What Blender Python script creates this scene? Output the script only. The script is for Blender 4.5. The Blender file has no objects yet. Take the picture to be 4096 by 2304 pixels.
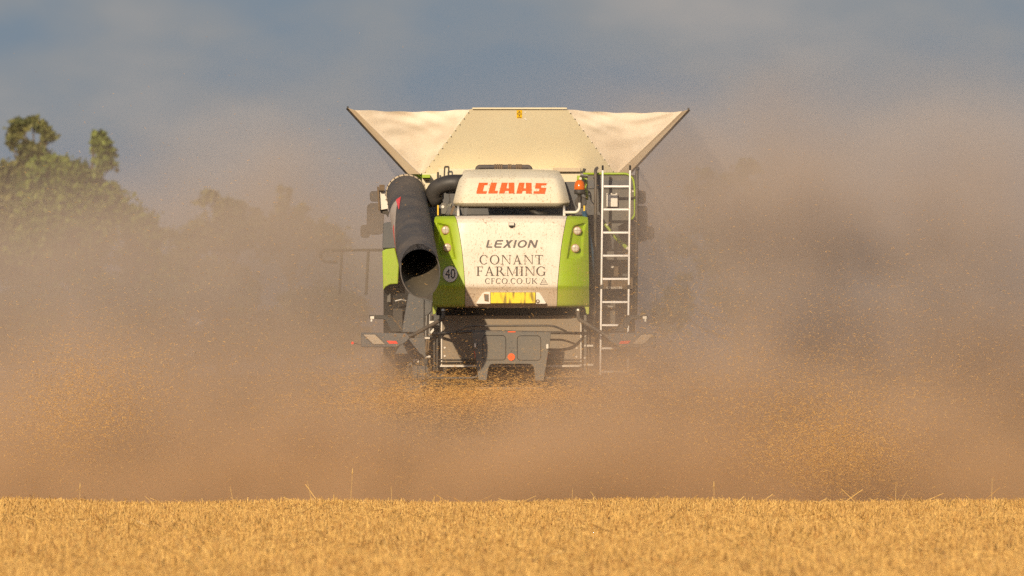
import bpy, bmesh, math, random
import numpy as np
from mathutils import Vector

random.seed(7)
rng = np.random.default_rng(11)
S = bpy.context.scene
C = S.collection
R = math.radians

# ------------------------------------------------------------------ camera
CAM_D, CAM_Z, PITCH, LENS = 134.0, 1.684, 0.00718, 400.0
cam = bpy.data.objects.new('camera', bpy.data.cameras.new('camera'))
C.objects.link(cam)
cam.location = (0, -CAM_D, CAM_Z)
cam.rotation_euler = (math.pi / 2 + PITCH, 0, 0)
cam.data.lens, cam.data.sensor_width = LENS, 36.0
cam.data.clip_start, cam.data.clip_end = 1.0, 6000.0
cam.data.dof.use_dof = True
cam.data.dof.focus_distance = 134.0
cam.data.dof.aperture_fstop = 5.6
S.camera = cam

# ------------------------------------------------------------------ world and sun
SUN_EL, SUN_AZ = R(20), R(15)          # low sun behind the camera, a little to the left
world = bpy.data.worlds.new('World')
S.world = world
world.use_nodes = True
wn, wl = world.node_tree.nodes, world.node_tree.links
wn.clear()
def wnode(t, **k):
    n = wn.new(t)
    for a, v in k.items():
        setattr(n, a, v)
    return n
sky = wnode('ShaderNodeTexSky', sky_type='NISHITA', sun_disc=False, sun_elevation=SUN_EL,
            sun_rotation=math.pi + SUN_AZ, air_density=1.0, dust_density=1.5)
bg = wnode('ShaderNodeBackground')
SKY_STRENGTH = 0.11
bg.inputs['Strength'].default_value = SKY_STRENGTH
tc = wnode('ShaderNodeTexCoord')
sep = wnode('ShaderNodeSeparateXYZ')
wl.new(tc.outputs['Generated'], sep.inputs[0])
# a bank of slate cloud that stands all round the horizon and thins out overhead
mp = wnode('ShaderNodeMapping'); mp.inputs['Scale'].default_value = (1, 1, 2.1); mp.inputs['Location'].default_value = (0.31, 0.0, 0.12)
wl.new(tc.outputs['Generated'], mp.inputs[0])
n1 = wnode('ShaderNodeTexNoise'); n1.inputs['Scale'].default_value = 34; n1.inputs['Detail'].default_value = 4; n1.inputs['Roughness'].default_value = 0.5
wl.new(mp.outputs[0], n1.inputs['Vector'])
r1 = wnode('ShaderNodeValToRGB')
r1.color_ramp.elements[0].position = 0.40; r1.color_ramp.elements[0].color = (1.68, 2.18, 2.78, 1)
r1.color_ramp.elements[1].position = 0.72; r1.color_ramp.elements[1].color = (3.3, 3.1, 3.0, 1)
e = r1.color_ramp.elements.new(0.54); e.color = (2.36, 2.52, 2.74, 1)
wl.new(n1.outputs[0], r1.inputs[0])
band = wnode('ShaderNodeMapRange'); band.interpolation_type = 'SMOOTHSTEP'
band.inputs['From Min'].default_value = 0.10; band.inputs['From Max'].default_value = 0.55
band.inputs['To Min'].default_value = 0.96; band.inputs['To Max'].default_value = 0.0
wl.new(sep.outputs[2], band.inputs[0])
mx = wnode('ShaderNodeMix', data_type='RGBA')
wl.new(band.outputs[0], mx.inputs[0])
wl.new(sky.outputs[0], mx.inputs[6]); wl.new(r1.outputs[0], mx.inputs[7])
wl.new(mx.outputs[2], bg.inputs['Color'])
wo = wnode('ShaderNodeOutputWorld'); wl.new(bg.outputs[0], wo.inputs[0])

sun = bpy.data.objects.new('sun', bpy.data.lights.new('sun', 'SUN'))
C.objects.link(sun)
sun.data.energy = 4.6
sun.data.color = (1.0, 0.80, 0.56)
sun.data.angle = R(0.5)
sd = Vector((math.sin(SUN_AZ) * math.cos(SUN_EL), math.cos(SUN_AZ) * math.cos(SUN_EL), -math.sin(SUN_EL)))
sun.rotation_euler = sd.to_track_quat('-Z', 'Y').to_euler()
sun.location = (-60, -200, 80)

vs = S.view_settings
S.display_settings.display_device = 'sRGB'
vs.view_transform = 'Standard'; vs.look = 'None'; vs.exposure = 0; vs.gamma = 1; vs.use_curve_mapping = False
cy = S.cycles
cy.max_bounces = 8; cy.diffuse_bounces = 3; cy.glossy_bounces = 3; cy.transmission_bounces = 4
cy.volume_bounces = 3; cy.transparent_max_bounces = 8
cy.volume_step_rate = 1.5; cy.volume_max_steps = 256
cy.use_denoising = False
cy.use_adaptive_sampling = True; cy.adaptive_threshold = 0.02
cy.sample_clamp_indirect = 6.0
try:
    cy.denoiser = 'OPENIMAGEDENOISE'
except Exception:
    pass

# ------------------------------------------------------------------ helpers
PXM = 36.0 / LENS / 4096.0
CT, ST = math.cos(PITCH), math.sin(PITCH)
def P(sx, sy, Y=0.0):
    """the point at depth Y that the photograph shows at pixel sx, sy of its 4096 x 2304"""
    dx, dy = (sx - 2048) * PXM, (1152 - sy) * PXM
    d = Vector((dx, CT - dy * ST, ST + dy * CT))
    return Vector((0, -CAM_D, CAM_Z)) + d * ((Y + CAM_D) / d.y)

def interp(tab, t):
    return float(np.interp(t, [a for a, _ in tab], [b for _, b in tab]))

def tag(o, label=None, cat=None, group=None, kind=None):
    for k, v in (('label', label), ('category', cat), ('group', group), ('kind', kind)):
        if v: o[k] = v
    return o

def thing(name, loc, label, cat, group=None):
    o = bpy.data.objects.new(name, None); C.objects.link(o)
    o.location = loc; o.empty_display_size = 0.5
    return tag(o, label, cat, group)

def mesh_obj(name, verts, faces, mat, parent=None, smooth=False, bevel=0.0, seg=2):
    me = bpy.data.meshes.new(name)
    me.from_pydata([tuple(v) for v in verts], [], faces)
    me.validate(); me.update()
    o = bpy.data.objects.new(name, me); C.objects.link(o)
    if mat: me.materials.append(mat)
    if smooth:
        me.polygons.foreach_set('use_smooth', [True] * len(me.polygons))
    if parent is not None:
        o.parent = parent
        if parent.type == 'EMPTY':
            o.location = -parent.location
    if bevel:
        b = o.modifiers.new('bevel', 'BEVEL'); b.width = bevel; b.segments = seg; b.limit_method = 'ANGLE'
    return o

class MB:
    def __init__(s): s.v, s.f = [], []
    def add(s, vs_, fs_):
        n = len(s.v); s.v += [tuple(v) for v in vs_]; s.f += [tuple(i + n for i in f) for f in fs_]; return s
    def box(s, x0, x1, y0, y1, z0, z1):
        v = [(x, y, z) for z in (z0, z1) for y in (y0, y1) for x in (x0, x1)]
        return s.add(v, [(0, 2, 3, 1), (4, 5, 7, 6), (0, 1, 5, 4), (2, 6, 7, 3), (0, 4, 6, 2), (1, 3, 7, 5)])
    def pxbox(s, sx0, sy0, sx1, sy1, Y0, Y1):
        a, b = P(sx0, sy0, Y0), P(sx1, sy1, Y0)
        return s.box(min(a.x, b.x), max(a.x, b.x), Y0, Y1, min(a.z, b.z), max(a.z, b.z))
    def poly(s, pts, Y0, Y1):
        """a pixel outline at depth Y0 (number or list), extruded back to Y1"""
        ys = Y0 if isinstance(Y0, (list, tuple)) else [Y0] * len(pts)
        f = [P(p[0], p[1], y) for p, y in zip(pts, ys)]
        dy = (Y1 - ys[0])
        b = [Vector((p.x, p.y + dy, p.z)) for p in f]
        n = len(f)
        area = sum(f[i].x * f[(i + 1) % n].z - f[(i + 1) % n].x * f[i].z for i in range(n))
        idx = list(range(n))
        if area < 0: idx = idx[::-1]
        fs = [tuple(idx), tuple(i + n for i in idx[::-1])]
        for k in range(n):
            i, j = idx[k], idx[(k + 1) % n]
            fs.append((j, i, i + n, j + n))
        return s.add(f + b, fs)
    def tube(s, pts, r, n=10, caps=True):
        pts = [Vector(p) for p in pts]
        rs = r if isinstance(r, (list, tuple)) else [r] * len(pts)
        rings, up = [], None
        for i, p in enumerate(pts):
            t = (pts[min(i + 1, len(pts) - 1)] - pts[max(i - 1, 0)]).normalized()
            if up is None:
                up = Vector((0, 0, 1)) if abs(t.z) < 0.9 else Vector((0, 1, 0))
            a = t.cross(up).normalized(); up = a.cross(t).normalized()
            rings.append([p + (a * math.cos(2 * math.pi * k / n) + up * math.sin(2 * math.pi * k / n)) * rs[i] for k in range(n)])
        v = [q for ring in rings for q in ring]; f = []
        for i in range(len(pts) - 1):
            for k in range(n):
                a, b = i * n + k, i * n + (k + 1) % n
                f.append((a, b, b + n, a + n))
        if caps:
            f.append(tuple(range(n))[::-1]); f.append(tuple((len(pts) - 1) * n + k for k in range(n)))
        return s.add(v, f)
    def disc(s, c, r, n=24, depth=0.01, rz=None):
        """a short round boss facing the camera, its face at c"""
        c = Vector(c); rz = rz or r
        ring = [c + Vector((r * math.cos(2 * math.pi * k / n), 0, rz * math.sin(2 * math.pi * k / n))) for k in range(n)]
        back = [q + Vector((0, depth, 0)) for q in ring]
        f = [tuple(range(n)), tuple(range(2 * n - 1, n - 1, -1))]
        for k in range(n):
            j = (k + 1) % n
            f.append((j, k, k + n, j + n))
        return s.add(ring + back, f)
    def build(s, name, mat, parent=None, **k):
        return mesh_obj(name, s.v, s.f, mat, parent, **k)

def fillet(pts, r=0.06, n=5):
    pts = [Vector(p) for p in pts]; out = [pts[0]]
    for i in range(1, len(pts) - 1):
        a, b, c = pts[i - 1], pts[i], pts[i + 1]
        d1, d2 = (a - b), (c - b)
        rr = min(r, d1.length * 0.45, d2.length * 0.45)
        p, q = b + d1.normalized() * rr, b + d2.normalized() * rr
        for k in range(n + 1):
            t = k / n
            out.append(p * (1 - t) ** 2 + b * 2 * t * (1 - t) + q * t * t)
    out.append(pts[-1]); return out

def rrect(x0, y0, x1, y1, r, n=5):
    out = []
    for cx, cy_, a0 in ((x1 - r, y0 + r, -90), (x1 - r, y1 - r, 0), (x0 + r, y1 - r, 90), (x0 + r, y0 + r, 180)):
        for k in range(n + 1):
            a = R(a0 + 90 * k / n); out.append((cx + r * math.cos(a), cy_ + r * math.sin(a)))
    return out

# ------------------------------------------------------------------ materials
def mat(name, col, rough=0.5, metal=0.0, dust=0.0, dust_col=(0.34, 0.25, 0.16), speck=0.0, speck_col=(0.20, 0.11, 0.045),
        speck_scale=75, bump=0.0, bump_scale=40, spec=0.5, var=0.12, streak=0.0, dust_scale=3.0, zdirt=None):
    m = bpy.data.materials.new(name); m.use_nodes = True
    nt = m.node_tree; N, L = nt.nodes, nt.links
    b = N['Principled BSDF']
    b.inputs['Roughness'].default_value = rough; b.inputs['Metallic'].default_value = metal
    b.inputs['Specular IOR Level'].default_value = spec
    g = N.new('ShaderNodeNewGeometry')
    pos = g.outputs['Position']
    def noise(scale, detail=4, vec=None, rough_=0.6):
        t = N.new('ShaderNodeTexNoise'); t.inputs['Scale'].default_value = scale; t.inputs['Detail'].default_value = detail
        t.inputs['Roughness'].default_value = rough_
        L.new(vec or pos, t.inputs['Vector']); return t.outputs[0]
    def ramp(src, a, b_, lo=0.0, hi=1.0):
        r = N.new('ShaderNodeMapRange'); r.interpolation_type = 'SMOOTHSTEP'
        r.inputs[1].default_value = a; r.inputs[2].default_value = b_; r.inputs[3].default_value = lo; r.inputs[4].default_value = hi
        L.new(src, r.inputs[0]); return r.outputs[0]
    def mix(fac, c1, c2, mode='MIX'):
        x = N.new('ShaderNodeMix'); x.data_type = 'RGBA'; x.blend_type = mode
        if isinstance(fac, float): x.inputs[0].default_value = fac
        else: L.new(fac, x.inputs[0])
        for i, c in ((6, c1), (7, c2)):
            if isinstance(c, tuple): x.inputs[i].default_value = (*c, 1)
            else: L.new(c, x.inputs[i])
        return x.outputs[2]
    def mathn(op, a, b_):
        x = N.new('ShaderNodeMath'); x.operation = op
        for i, v in ((0, a), (1, b_)):
            if isinstance(v, (int, float)): x.inputs[i].default_value = v
            else: L.new(v, x.inputs[i])
        return x.outputs[0]
    dark = tuple(c * (1 - var) for c in col); light = tuple(min(1, c * (1 + var)) for c in col)
    c = mix(noise(6.0), dark, light)
    df = None
    if dust:
        df = mathn('MULTIPLY', ramp(noise(dust_scale, 8, rough_=0.7), 0.30, 0.72), dust)
        c = mix(df, c, dust_col)
    if zdirt:
        sz = N.new('ShaderNodeSeparateXYZ'); L.new(pos, sz.inputs[0])
        zf = mathn('ADD', sz.outputs[2], mathn('MULTIPLY', noise(9), 0.03))
        z = ramp(zf, zdirt[0], zdirt[1], zdirt[2], 0.0)
        c = mix(z, c, dust_col)
    if streak:
        mpn = N.new('ShaderNodeMapping'); mpn.inputs['Scale'].default_value = (60, 60, 3)
        L.new(pos, mpn.inputs[0])
        c = mix(mathn('MULTIPLY', ramp(noise(1.0, 3, mpn.outputs[0]), 0.5, 0.75), streak), c, dust_col)
    if speck:
        mpn = N.new('ShaderNodeMapping'); mpn.inputs['Scale'].default_value = (1.0, 1.0, 0.75); mpn.inputs['Rotation'].default_value = (0, R(25), 0)
        L.new(pos, mpn.inputs[0])
        s1 = ramp(noise(speck_scale, 3, mpn.outputs[0]), 0.57, 0.66)
        s2 = ramp(noise(3.0, 3), 0.32, 0.58)
        c = mix(mathn('MULTIPLY', mathn('MULTIPLY', s1, s2), speck), c, speck_col)
    L.new(c, b.inputs['Base Color'])
    if dust:
        L.new(mathn('ADD', mathn('MULTIPLY', df, 0.35), rough), b.inputs['Roughness'])
    if bump:
        bp = N.new('ShaderNodeBump'); bp.inputs['Strength'].default_value = bump; bp.inputs['Distance'].default_value = 0.01
        L.new(noise(bump_scale, 3), bp.inputs['Height']); L.new(bp.outputs[0], b.inputs['Normal'])
    return m

M = {}
M['white'] = mat('hood_white_paint', (0.72, 0.65, 0.54), 0.38, dust=0.25, dust_col=(0.42, 0.30, 0.19), speck=0.80, speck_scale=58, zdirt=(2.645, 2.685, 0.62), streak=0.3)
M['white_top'] = mat('upper_hood_paint', (0.74, 0.68, 0.53), 0.38, dust=0.22, dust_col=(0.50, 0.39, 0.24), speck=0.75, speck_scale=50, speck_col=(0.30, 0.20, 0.09), zdirt=(3.60, 3.86, 0.35))
M['cream'] = mat('tank_cream_paint', (0.68, 0.61, 0.43), 0.45, dust=0.22, dust_col=(0.52, 0.40, 0.25), var=0.05)
M['cream_edge'] = mat('flap_edge_dusty', (0.58, 0.48, 0.34), 0.7, dust=0.6, dust_col=(0.42, 0.31, 0.20))
M['fabric'] = mat('tank_fabric', (0.77, 0.68, 0.55), 0.8, dust=0.45, dust_col=(0.52, 0.40, 0.27), bump=0.25, bump_scale=25, dust_scale=2.0)
M['green'] = mat('lime_paint', (0.305, 0.455, 0.008), 0.42, dust=0.22, dust_col=(0.36, 0.30, 0.09), var=0.05, zdirt=(2.62, 2.69, 0.35), streak=0.25, dust_scale=4.5)
M['rubber'] = mat('auger_rubber', (0.062, 0.058, 0.056), 0.62, dust=0.75, dust_col=(0.155, 0.125, 0.10), bump=0.2, bump_scale=30, var=0.3, dust_scale=2.6)
M['duct'] = mat('duct_rubber', (0.035, 0.033, 0.032), 0.5, dust=0.4, dust_col=(0.09, 0.075, 0.06))
M['liner'] = mat('auger_liner', (0.13, 0.108, 0.072), 0.85, dust=0.5, dust_col=(0.07, 0.055, 0.04), dust_scale=3.5)
M['grey'] = mat('grey_plastic', (0.115, 0.112, 0.102), 0.6, dust=0.45, dust_col=(0.22, 0.18, 0.13))
M['slate'] = mat('slate_paint', (0.075, 0.080, 0.088), 0.5, dust=0.35, dust_col=(0.20, 0.17, 0.13))
M['panel'] = mat('rear_panel_paint', (0.225, 0.19, 0.145), 0.6, dust=0.6, dust_col=(0.30, 0.22, 0.14), speck=0.25)
M['dark'] = mat('dark_steel', (0.030, 0.029, 0.028), 0.55, dust=0.5, dust_col=(0.11, 0.085, 0.06))
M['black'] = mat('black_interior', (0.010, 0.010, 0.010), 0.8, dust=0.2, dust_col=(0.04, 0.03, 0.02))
M['tube'] = mat('dark_tubing', (0.050, 0.048, 0.046), 0.42, dust=0.75, dust_col=(0.19, 0.145, 0.10), dust_scale=8)
M['alu'] = mat('aluminium', (0.72, 0.71, 0.70), 0.36, metal=0.75, dust=0.15)
M['steel'] = mat('bare_steel', (0.55, 0.52, 0.47), 0.35, metal=0.8, dust=0.2)
M['whitepart'] = mat('white_plastic', (0.74, 0.70, 0.62), 0.45, dust=0.15)
M['red_letter'] = mat('red_orange_print', (0.82, 0.105, 0.015), 0.5, speck=0.45, speck_col=(0.6, 0.35, 0.15), var=0.03)
M['ink'] = mat('dark_print', (0.030, 0.028, 0.030), 0.6, dust=0.35, dust_col=(0.30, 0.22, 0.14), speck=0.7, speck_col=(0.36, 0.26, 0.16), dust_scale=60, speck_scale=60)
M['greyink'] = mat('grey_print', (0.075, 0.075, 0.085), 0.6, dust=0.4, dust_col=(0.30, 0.23, 0.16), speck=0.6, speck_col=(0.36, 0.28, 0.18), dust_scale=60)
M['red'] = mat('red_reflector', (0.85, 0.05, 0.02), 0.3, var=0.05)
M['orange'] = mat('orange_reflector', (0.95, 0.13, 0.02), 0.3, var=0.05)
M['amber'] = mat('amber_lens', (0.62, 0.13, 0.006), 0.15, var=0.15)
M['yellow'] = mat('yellow_plastic', (0.80, 0.50, 0.015), 0.45, var=0.05)
M['sticker'] = mat('yellow_sticker', (0.85, 0.52, 0.01), 0.5, var=0.03)
M['lens'] = mat('lamp_glass', (0.62, 0.56, 0.46), 0.12, dust=0.3, dust_col=(0.40, 0.31, 0.2))
M['lensdull'] = mat('dusty_lens', (0.40, 0.33, 0.25), 0.35, dust=0.6, dust_col=(0.33, 0.25, 0.17))
M['rust'] = mat('rusty_ring', (0.36, 0.19, 0.08), 0.7, var=0.3)
M['tyre'] = mat('tyre_rubber', (0.025, 0.024, 0.023), 0.85, dust=0.7, dust_col=(0.14, 0.105, 0.07))
M['blue'] = mat('blue_hose', (0.02, 0.07, 0.12), 0.5)
M['brown'] = mat('dusty_brown', (0.20, 0.14, 0.085), 0.8, dust=0.6, dust_col=(0.09, 0.065, 0.045), dust_scale=14)
M['seam'] = mat('seam_dirt', (0.14, 0.09, 0.045), 0.9)
M['glass'] = mat('cab_glass', (0.03, 0.035, 0.04), 0.08)

def plate_mat():
    m = bpy.data.materials.new('plate_yellow'); m.use_nodes = True
    N, L = m.node_tree.nodes, m.node_tree.links; b = N['Principled BSDF']
    g = N.new('ShaderNodeNewGeometry'); mp_ = N.new('ShaderNodeMapping'); mp_.inputs['Scale'].default_value = (24, 0, 5)
    L.new(g.outputs['Position'], mp_.inputs[0])
    t = N.new('ShaderNodeTexNoise'); t.inputs['Detail'].default_value = 0.5; t.inputs['Scale'].default_value = 1.0
    L.new(mp_.outputs[0], t.inputs['Vector'])
    r = N.new('ShaderNodeValToRGB'); r.color_ramp.elements[0].position = 0.36; r.color_ramp.elements[0].color = (0.30, 0.205, 0.01, 1)
    r.color_ramp.elements[1].position = 0.50; r.color_ramp.elements[1].color = (0.80, 0.60, 0.008, 1)
    L.new(t.outputs[0], r.inputs[0]); L.new(r.outputs[0], b.inputs['Base Color']); b.inputs['Roughness'].default_value = 0.45
    return m
M['plate'] = plate_mat()

# ------------------------------------------------------------------ ground
def hz(x, Yd):
    """ground height; Yd is metres in front of the camera"""
    x = np.asarray(x, float); d = np.asarray(Yd, float)
    und = 0.008 * np.sin(x * 0.9 + 0.6) + 0.006 * np.sin(x * 2.1 + d * 0.05) + 0.006 * np.sin(x * 0.37 - 1.0)
    t = np.clip((d - 119.0) / 12.0, 0, 1); t = t * t * (3 - 2 * t)
    return (0.150 + und) * (1 - t)

def ground_mat():
    m = bpy.data.materials.new('straw_soil'); m.use_nodes = True
    N, L = m.node_tree.nodes, m.node_tree.links; b = N['Principled BSDF']
    g = N.new('ShaderNodeNewGeometry')
    t = N.new('ShaderNodeTexNoise'); t.inputs['Scale'].default_value = 14; t.inputs['Detail'].default_value = 8
    t.inputs['Roughness'].default_value = 0.75
    L.new(g.outputs['Position'], t.inputs['Vector'])
    r = N.new('ShaderNodeValToRGB')
    r.color_ramp.elements[0].position = 0.35; r.color_ramp.elements[0].color = (0.10, 0.05, 0.018, 1)
    r.color_ramp.elements[1].position = 0.65; r.color_ramp.elements[1].color = (0.38, 0.21, 0.06, 1)
    L.new(t.outputs[0], r.inputs[0]); L.new(r.outputs[0], b.inputs['Base Color']); b.inputs['Roughness'].default_value = 0.95
    bp = N.new('ShaderNodeBump'); bp.inputs['Strength'].default_value = 0.6; bp.inputs['Distance'].default_value = 0.05
    L.new(t.outputs[0], bp.inputs['Height']); L.new(bp.outputs[0], b.inputs['Normal'])
    return m
M['soil'] = ground_mat()

xs = np.concatenate([[-2500, -700, -200, -60], np.arange(-20, 20.1, 0.5), [60, 200, 700, 2500]])
ds = np.concatenate([[-30, 10, 40, 55], np.arange(60, 140, 0.75), [150, 200, 330, 700, 1500, 3500]])
GX, GD = np.meshgrid(xs, ds)
GZ = hz(GX, GD)
gv = np.stack([GX, GD - CAM_D, GZ], -1).reshape(-1, 3)
nx_, ny_ = len(xs), len(ds)
gf = [(j * nx_ + i, j * nx_ + i + 1, (j + 1) * nx_ + i + 1, (j + 1) * nx_ + i) for j in range(ny_ - 1) for i in range(nx_ - 1)]
ground = mesh_obj('ground', gv, gf, M['soil'], smooth=True)
tag(ground, 'golden stubble field of dry soil and straw under the harvester', kind='structure')

# ------------------------------------------------------------------ straw: many thin prisms in one mesh
def straw_mat(name, rough=0.55, c0=(0.33, 0.135, 0.026), c1=(0.96, 0.625, 0.20), translucent=0.0):
    m = bpy.data.materials.new(name); m.use_nodes = True
    N, L = m.node_tree.nodes, m.node_tree.links; b = N['Principled BSDF']
    a = N.new('ShaderNodeAttribute'); a.attribute_name = 'tone'
    r = N.new('ShaderNodeValToRGB')
    r.color_ramp.elements[0].color = (*c0, 1); r.color_ramp.elements[1].color = (*c1, 1)
    e_ = r.color_ramp.elements.new(0.55); e_.color = tuple(0.42 * p + 0.58 * q for p, q in zip(c0, c1)) + (1,)
    e2 = r.color_ramp.elements.new(0.985); e2.color = (*c1, 1)
    r.color_ramp.elements[-1].color = (0.85, 0.74, 0.50, 1)
    L.new(a.outputs['Fac'], r.inputs[0]); L.new(r.outputs[0], b.inputs['Base Color']); b.inputs['Roughness'].default_value = rough
    return m
M['stubble'] = straw_mat('stubble_straw')
M['chaff'] = straw_mat('chaff_straw', 0.5, (0.54, 0.25, 0.05), (0.92, 0.56, 0.17))

def prisms(name, A, B, rad, tone, material, cap=False):
    """three sided prisms from A to B (n,3)"""
    n = len(A)
    t = B - A; t /= np.linalg.norm(t, axis=1, keepdims=True) + 1e-9
    ref = np.where(np.abs(t[:, 2:3]) < 0.9, np.array([[0, 0, 1.0]]), np.array([[1.0, 0, 0]]))
    u = np.cross(t, ref); u /= np.linalg.norm(u, axis=1, keepdims=True) + 1e-9
    w = np.cross(t, u)
    ph = rng.uniform(0, 6.28, n)
    rings = []
    for base, rr in ((A, rad), (B, rad * 0.9)):
        for k in range(3):
            an = ph + k * 2.0944
            rings.append(base + (u * np.cos(an)[:, None] + w * np.sin(an)[:, None]) * rr[:, None])
    v = np.stack(rings, 1).reshape(-1, 3)
    base = (np.arange(n) * 6)[:, None]
    quads = np.concatenate([base + np.array([[k, (k + 1) % 3, 3 + (k + 1) % 3, 3 + k]]) for k in range(3)], 1).reshape(-1, 4)
    me = bpy.data.meshes.new(name)
    me.vertices.add(len(v)); me.vertices.foreach_set('co', v.astype(np.float32).ravel())
    me.loops.add(quads.size); me.loops.foreach_set('vertex_index', quads.astype(np.int32).ravel())
    me.polygons.add(len(quads)); me.polygons.foreach_set('loop_start', np.arange(0, quads.size, 4, dtype=np.int32))
    me.update(calc_edges=True)
    at = me.attributes.new('tone', 'FLOAT', 'POINT')
    at.data.foreach_set('value', np.repeat(tone, 6).astype(np.float32))
    me.materials.append(material)
    o = bpy.data.objects.new(name, me); C.objects.link(o)
    return o

# stubble: plants of a few cut stems, drilled in rows
n_pl = 52000
pd = 66 + (132 - 66) * rng.random(n_pl) ** 0.9
px_ = rng.uniform(-1, 1, n_pl) * (pd * 0.0455 + 3.2)
row = 0.125
px_ = np.round(px_ / row) * row + rng.normal(0, 0.022, n_pl)
k_st = rng.integers(2, 6, n_pl)
ids = np.repeat(np.arange(n_pl), k_st)
ns = len(ids)
bx = px_[ids] + rng.normal(0, 0.018, ns); bd = pd[ids] + rng.normal(0, 0.018, ns)
h = np.clip(rng.normal(0.150, 0.018, ns) + 0.02 * np.sin(bx * 1.7 + bd * 0.35), 0.06, 0.24)
lean = rng.normal(0, 0.16, (ns, 2)); far = rng.random(ns) < 0.06; lean[far] *= 3.5
A = np.stack([bx, bd - CAM_D, hz(bx, bd) - 0.01], 1)
B = A + np.stack([lean[:, 0] * h, lean[:, 1] * h, h], 1)
tone = np.clip(rng.beta(2.0, 1.8, ns) * 0.45 + 0.55 * rng.beta(1.6, 1.2, n_pl)[ids], 0, 1)
# litter of loose straw lying between the stems
nl = 30000
ld = 66 + (132 - 66) * rng.random(nl); lx = rng.uniform(-1, 1, nl) * (ld * 0.0455 + 3.2)
lz = hz(lx, ld) + rng.uniform(0.01, 0.15, nl) ** 1.0
la = rng.uniform(0, 6.28, nl); ll = rng.uniform(0.04, 0.22, nl); lt = rng.normal(0, 0.30, nl)
LA = np.stack([lx, ld - CAM_D, lz], 1)
LB = LA + np.stack([np.cos(la) * ll, np.sin(la) * ll, lt * ll], 1)
st = prisms('stubble', np.concatenate([A, LA]), np.concatenate([B, LB]),
            np.concatenate([rng.uniform(0.0030, 0.0058, ns), rng.uniform(0.0022, 0.0045, nl)]),
            np.concatenate([tone, np.clip(rng.beta(2, 1.6, nl), 0, 1)]), M['stubble'])
tag(st, 'dense golden cut wheat stubble covering the field before the dust', 'stubble', kind='stuff')

# ------------------------------------------------------------------ combine harvester
root = thing('combine_harvester', (0, 4.0, 0), 'lime green and white combine harvester seen from behind in dust', 'combine harvester')

# ---- hidden bulk: chassis, cab, wheels
MB().box(-1.30, 1.30, 2.2, 7.6, 0.95, 3.95).build('main_body', M['slate'], root, bevel=0.03)
MB().box(-0.86, 0.86, 0.66, 2.2, 1.9, 3.52).build('engine_housing', M['black'], root)
MB().box(-0.82, 0.84, 1.02, 2.2, 1.15, 1.9).build('chopper_housing', M['dark'], root)
cabm = MB().box(-0.85, 0.85, 7.7, 9.3, 1.9, 3.62).build('cab', M['slate'], root, bevel=0.06)
MB().box(-0.70, 0.70, 9.28, 9.33, 2.1, 3.4).build('windscreen', M['glass'], cabm)
def wheel(x, y, r, w):
    m = MB(); n = 40; prof = [(-w / 2, r * 0.62), (-w / 2, r * 0.90), (-w * 0.42, r * 0.97), (w * 0.42, r * 0.97), (w / 2, r * 0.90), (w / 2, r * 0.62)]
    v, f = [], []
    for k in range(n):
        a = 2 * math.pi * k / n
        v += [(x + px0, y + rr * math.cos(a), r + rr * math.sin(a)) for px0, rr in prof]
    for k in range(n):
        for i in range(5):
            a, b = k * 6 + i, ((k + 1) % n) * 6 + i
            f.append((a, a + 1, b + 1, b))
    m.add(v, f)
    for k in range(n):                                  # tread lugs
        a = 2 * math.pi * (k + 0.5) / n; sgn = 1 if k % 2 else -1
        c = Vector((x + sgn * w * 0.22, y + r * 0.98 * math.cos(a), r + r * 0.98 * math.sin(a)))
        t1 = Vector((w * 0.24, 0, 0)); t2 = Vector((0, -math.sin(a), math.cos(a))) * 0.045; t3 = Vector((0, math.cos(a), math.sin(a))) * 0.03
        vv = [c + sx * t1 + (sy + 0.7 * sgn * sx) * t2 + sz * t3 for sz in (-1, 1) for sy in (-1, 1) for sx in (-1, 1)]
        m.add(vv, [(0, 2, 3, 1), (4, 5, 7, 6), (0, 1, 5, 4), (2, 6, 7, 3), (0, 4, 6, 2), (1, 3, 7, 5)])
    wm = bpy.data.objects.new('wheel', None); C.objects.link(wm); wm.parent = root; wm.location = -root.location
    t = m.build('tyre', M['tyre'], None); t.parent = wm
    sg = 1 if x > 0 else -1
    rm = MB().tube([(x - sg * w * 0.3, y, r), (x + sg * w * 0.36, y, r)], r * 0.62, 28).tube([(x + sg * w * 0.36, y, r), (x + sg * w * 0.42, y, r)], r * 0.2, 16)
    o = rm.build('rim', M['cream'], None); o.parent = wm
wheel(-1.28, 8.0, 0.98, 0.70); wheel(1.28, 8.0, 0.98, 0.70)
wheel(-1.12, 2.6, 0.68, 0.52); wheel(1.12, 2.6, 0.68, 0.52)
MB().tube([(-1.1, 2.6, 0.68), (1.1, 2.6, 0.68)], 0.09).build('rear_axle', M['dark'], root)
MB().tube([(-1.2, 8.0, 0.98), (1.2, 8.0, 0.98)], 0.14).build('front_axle', M['dark'], root)

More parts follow.
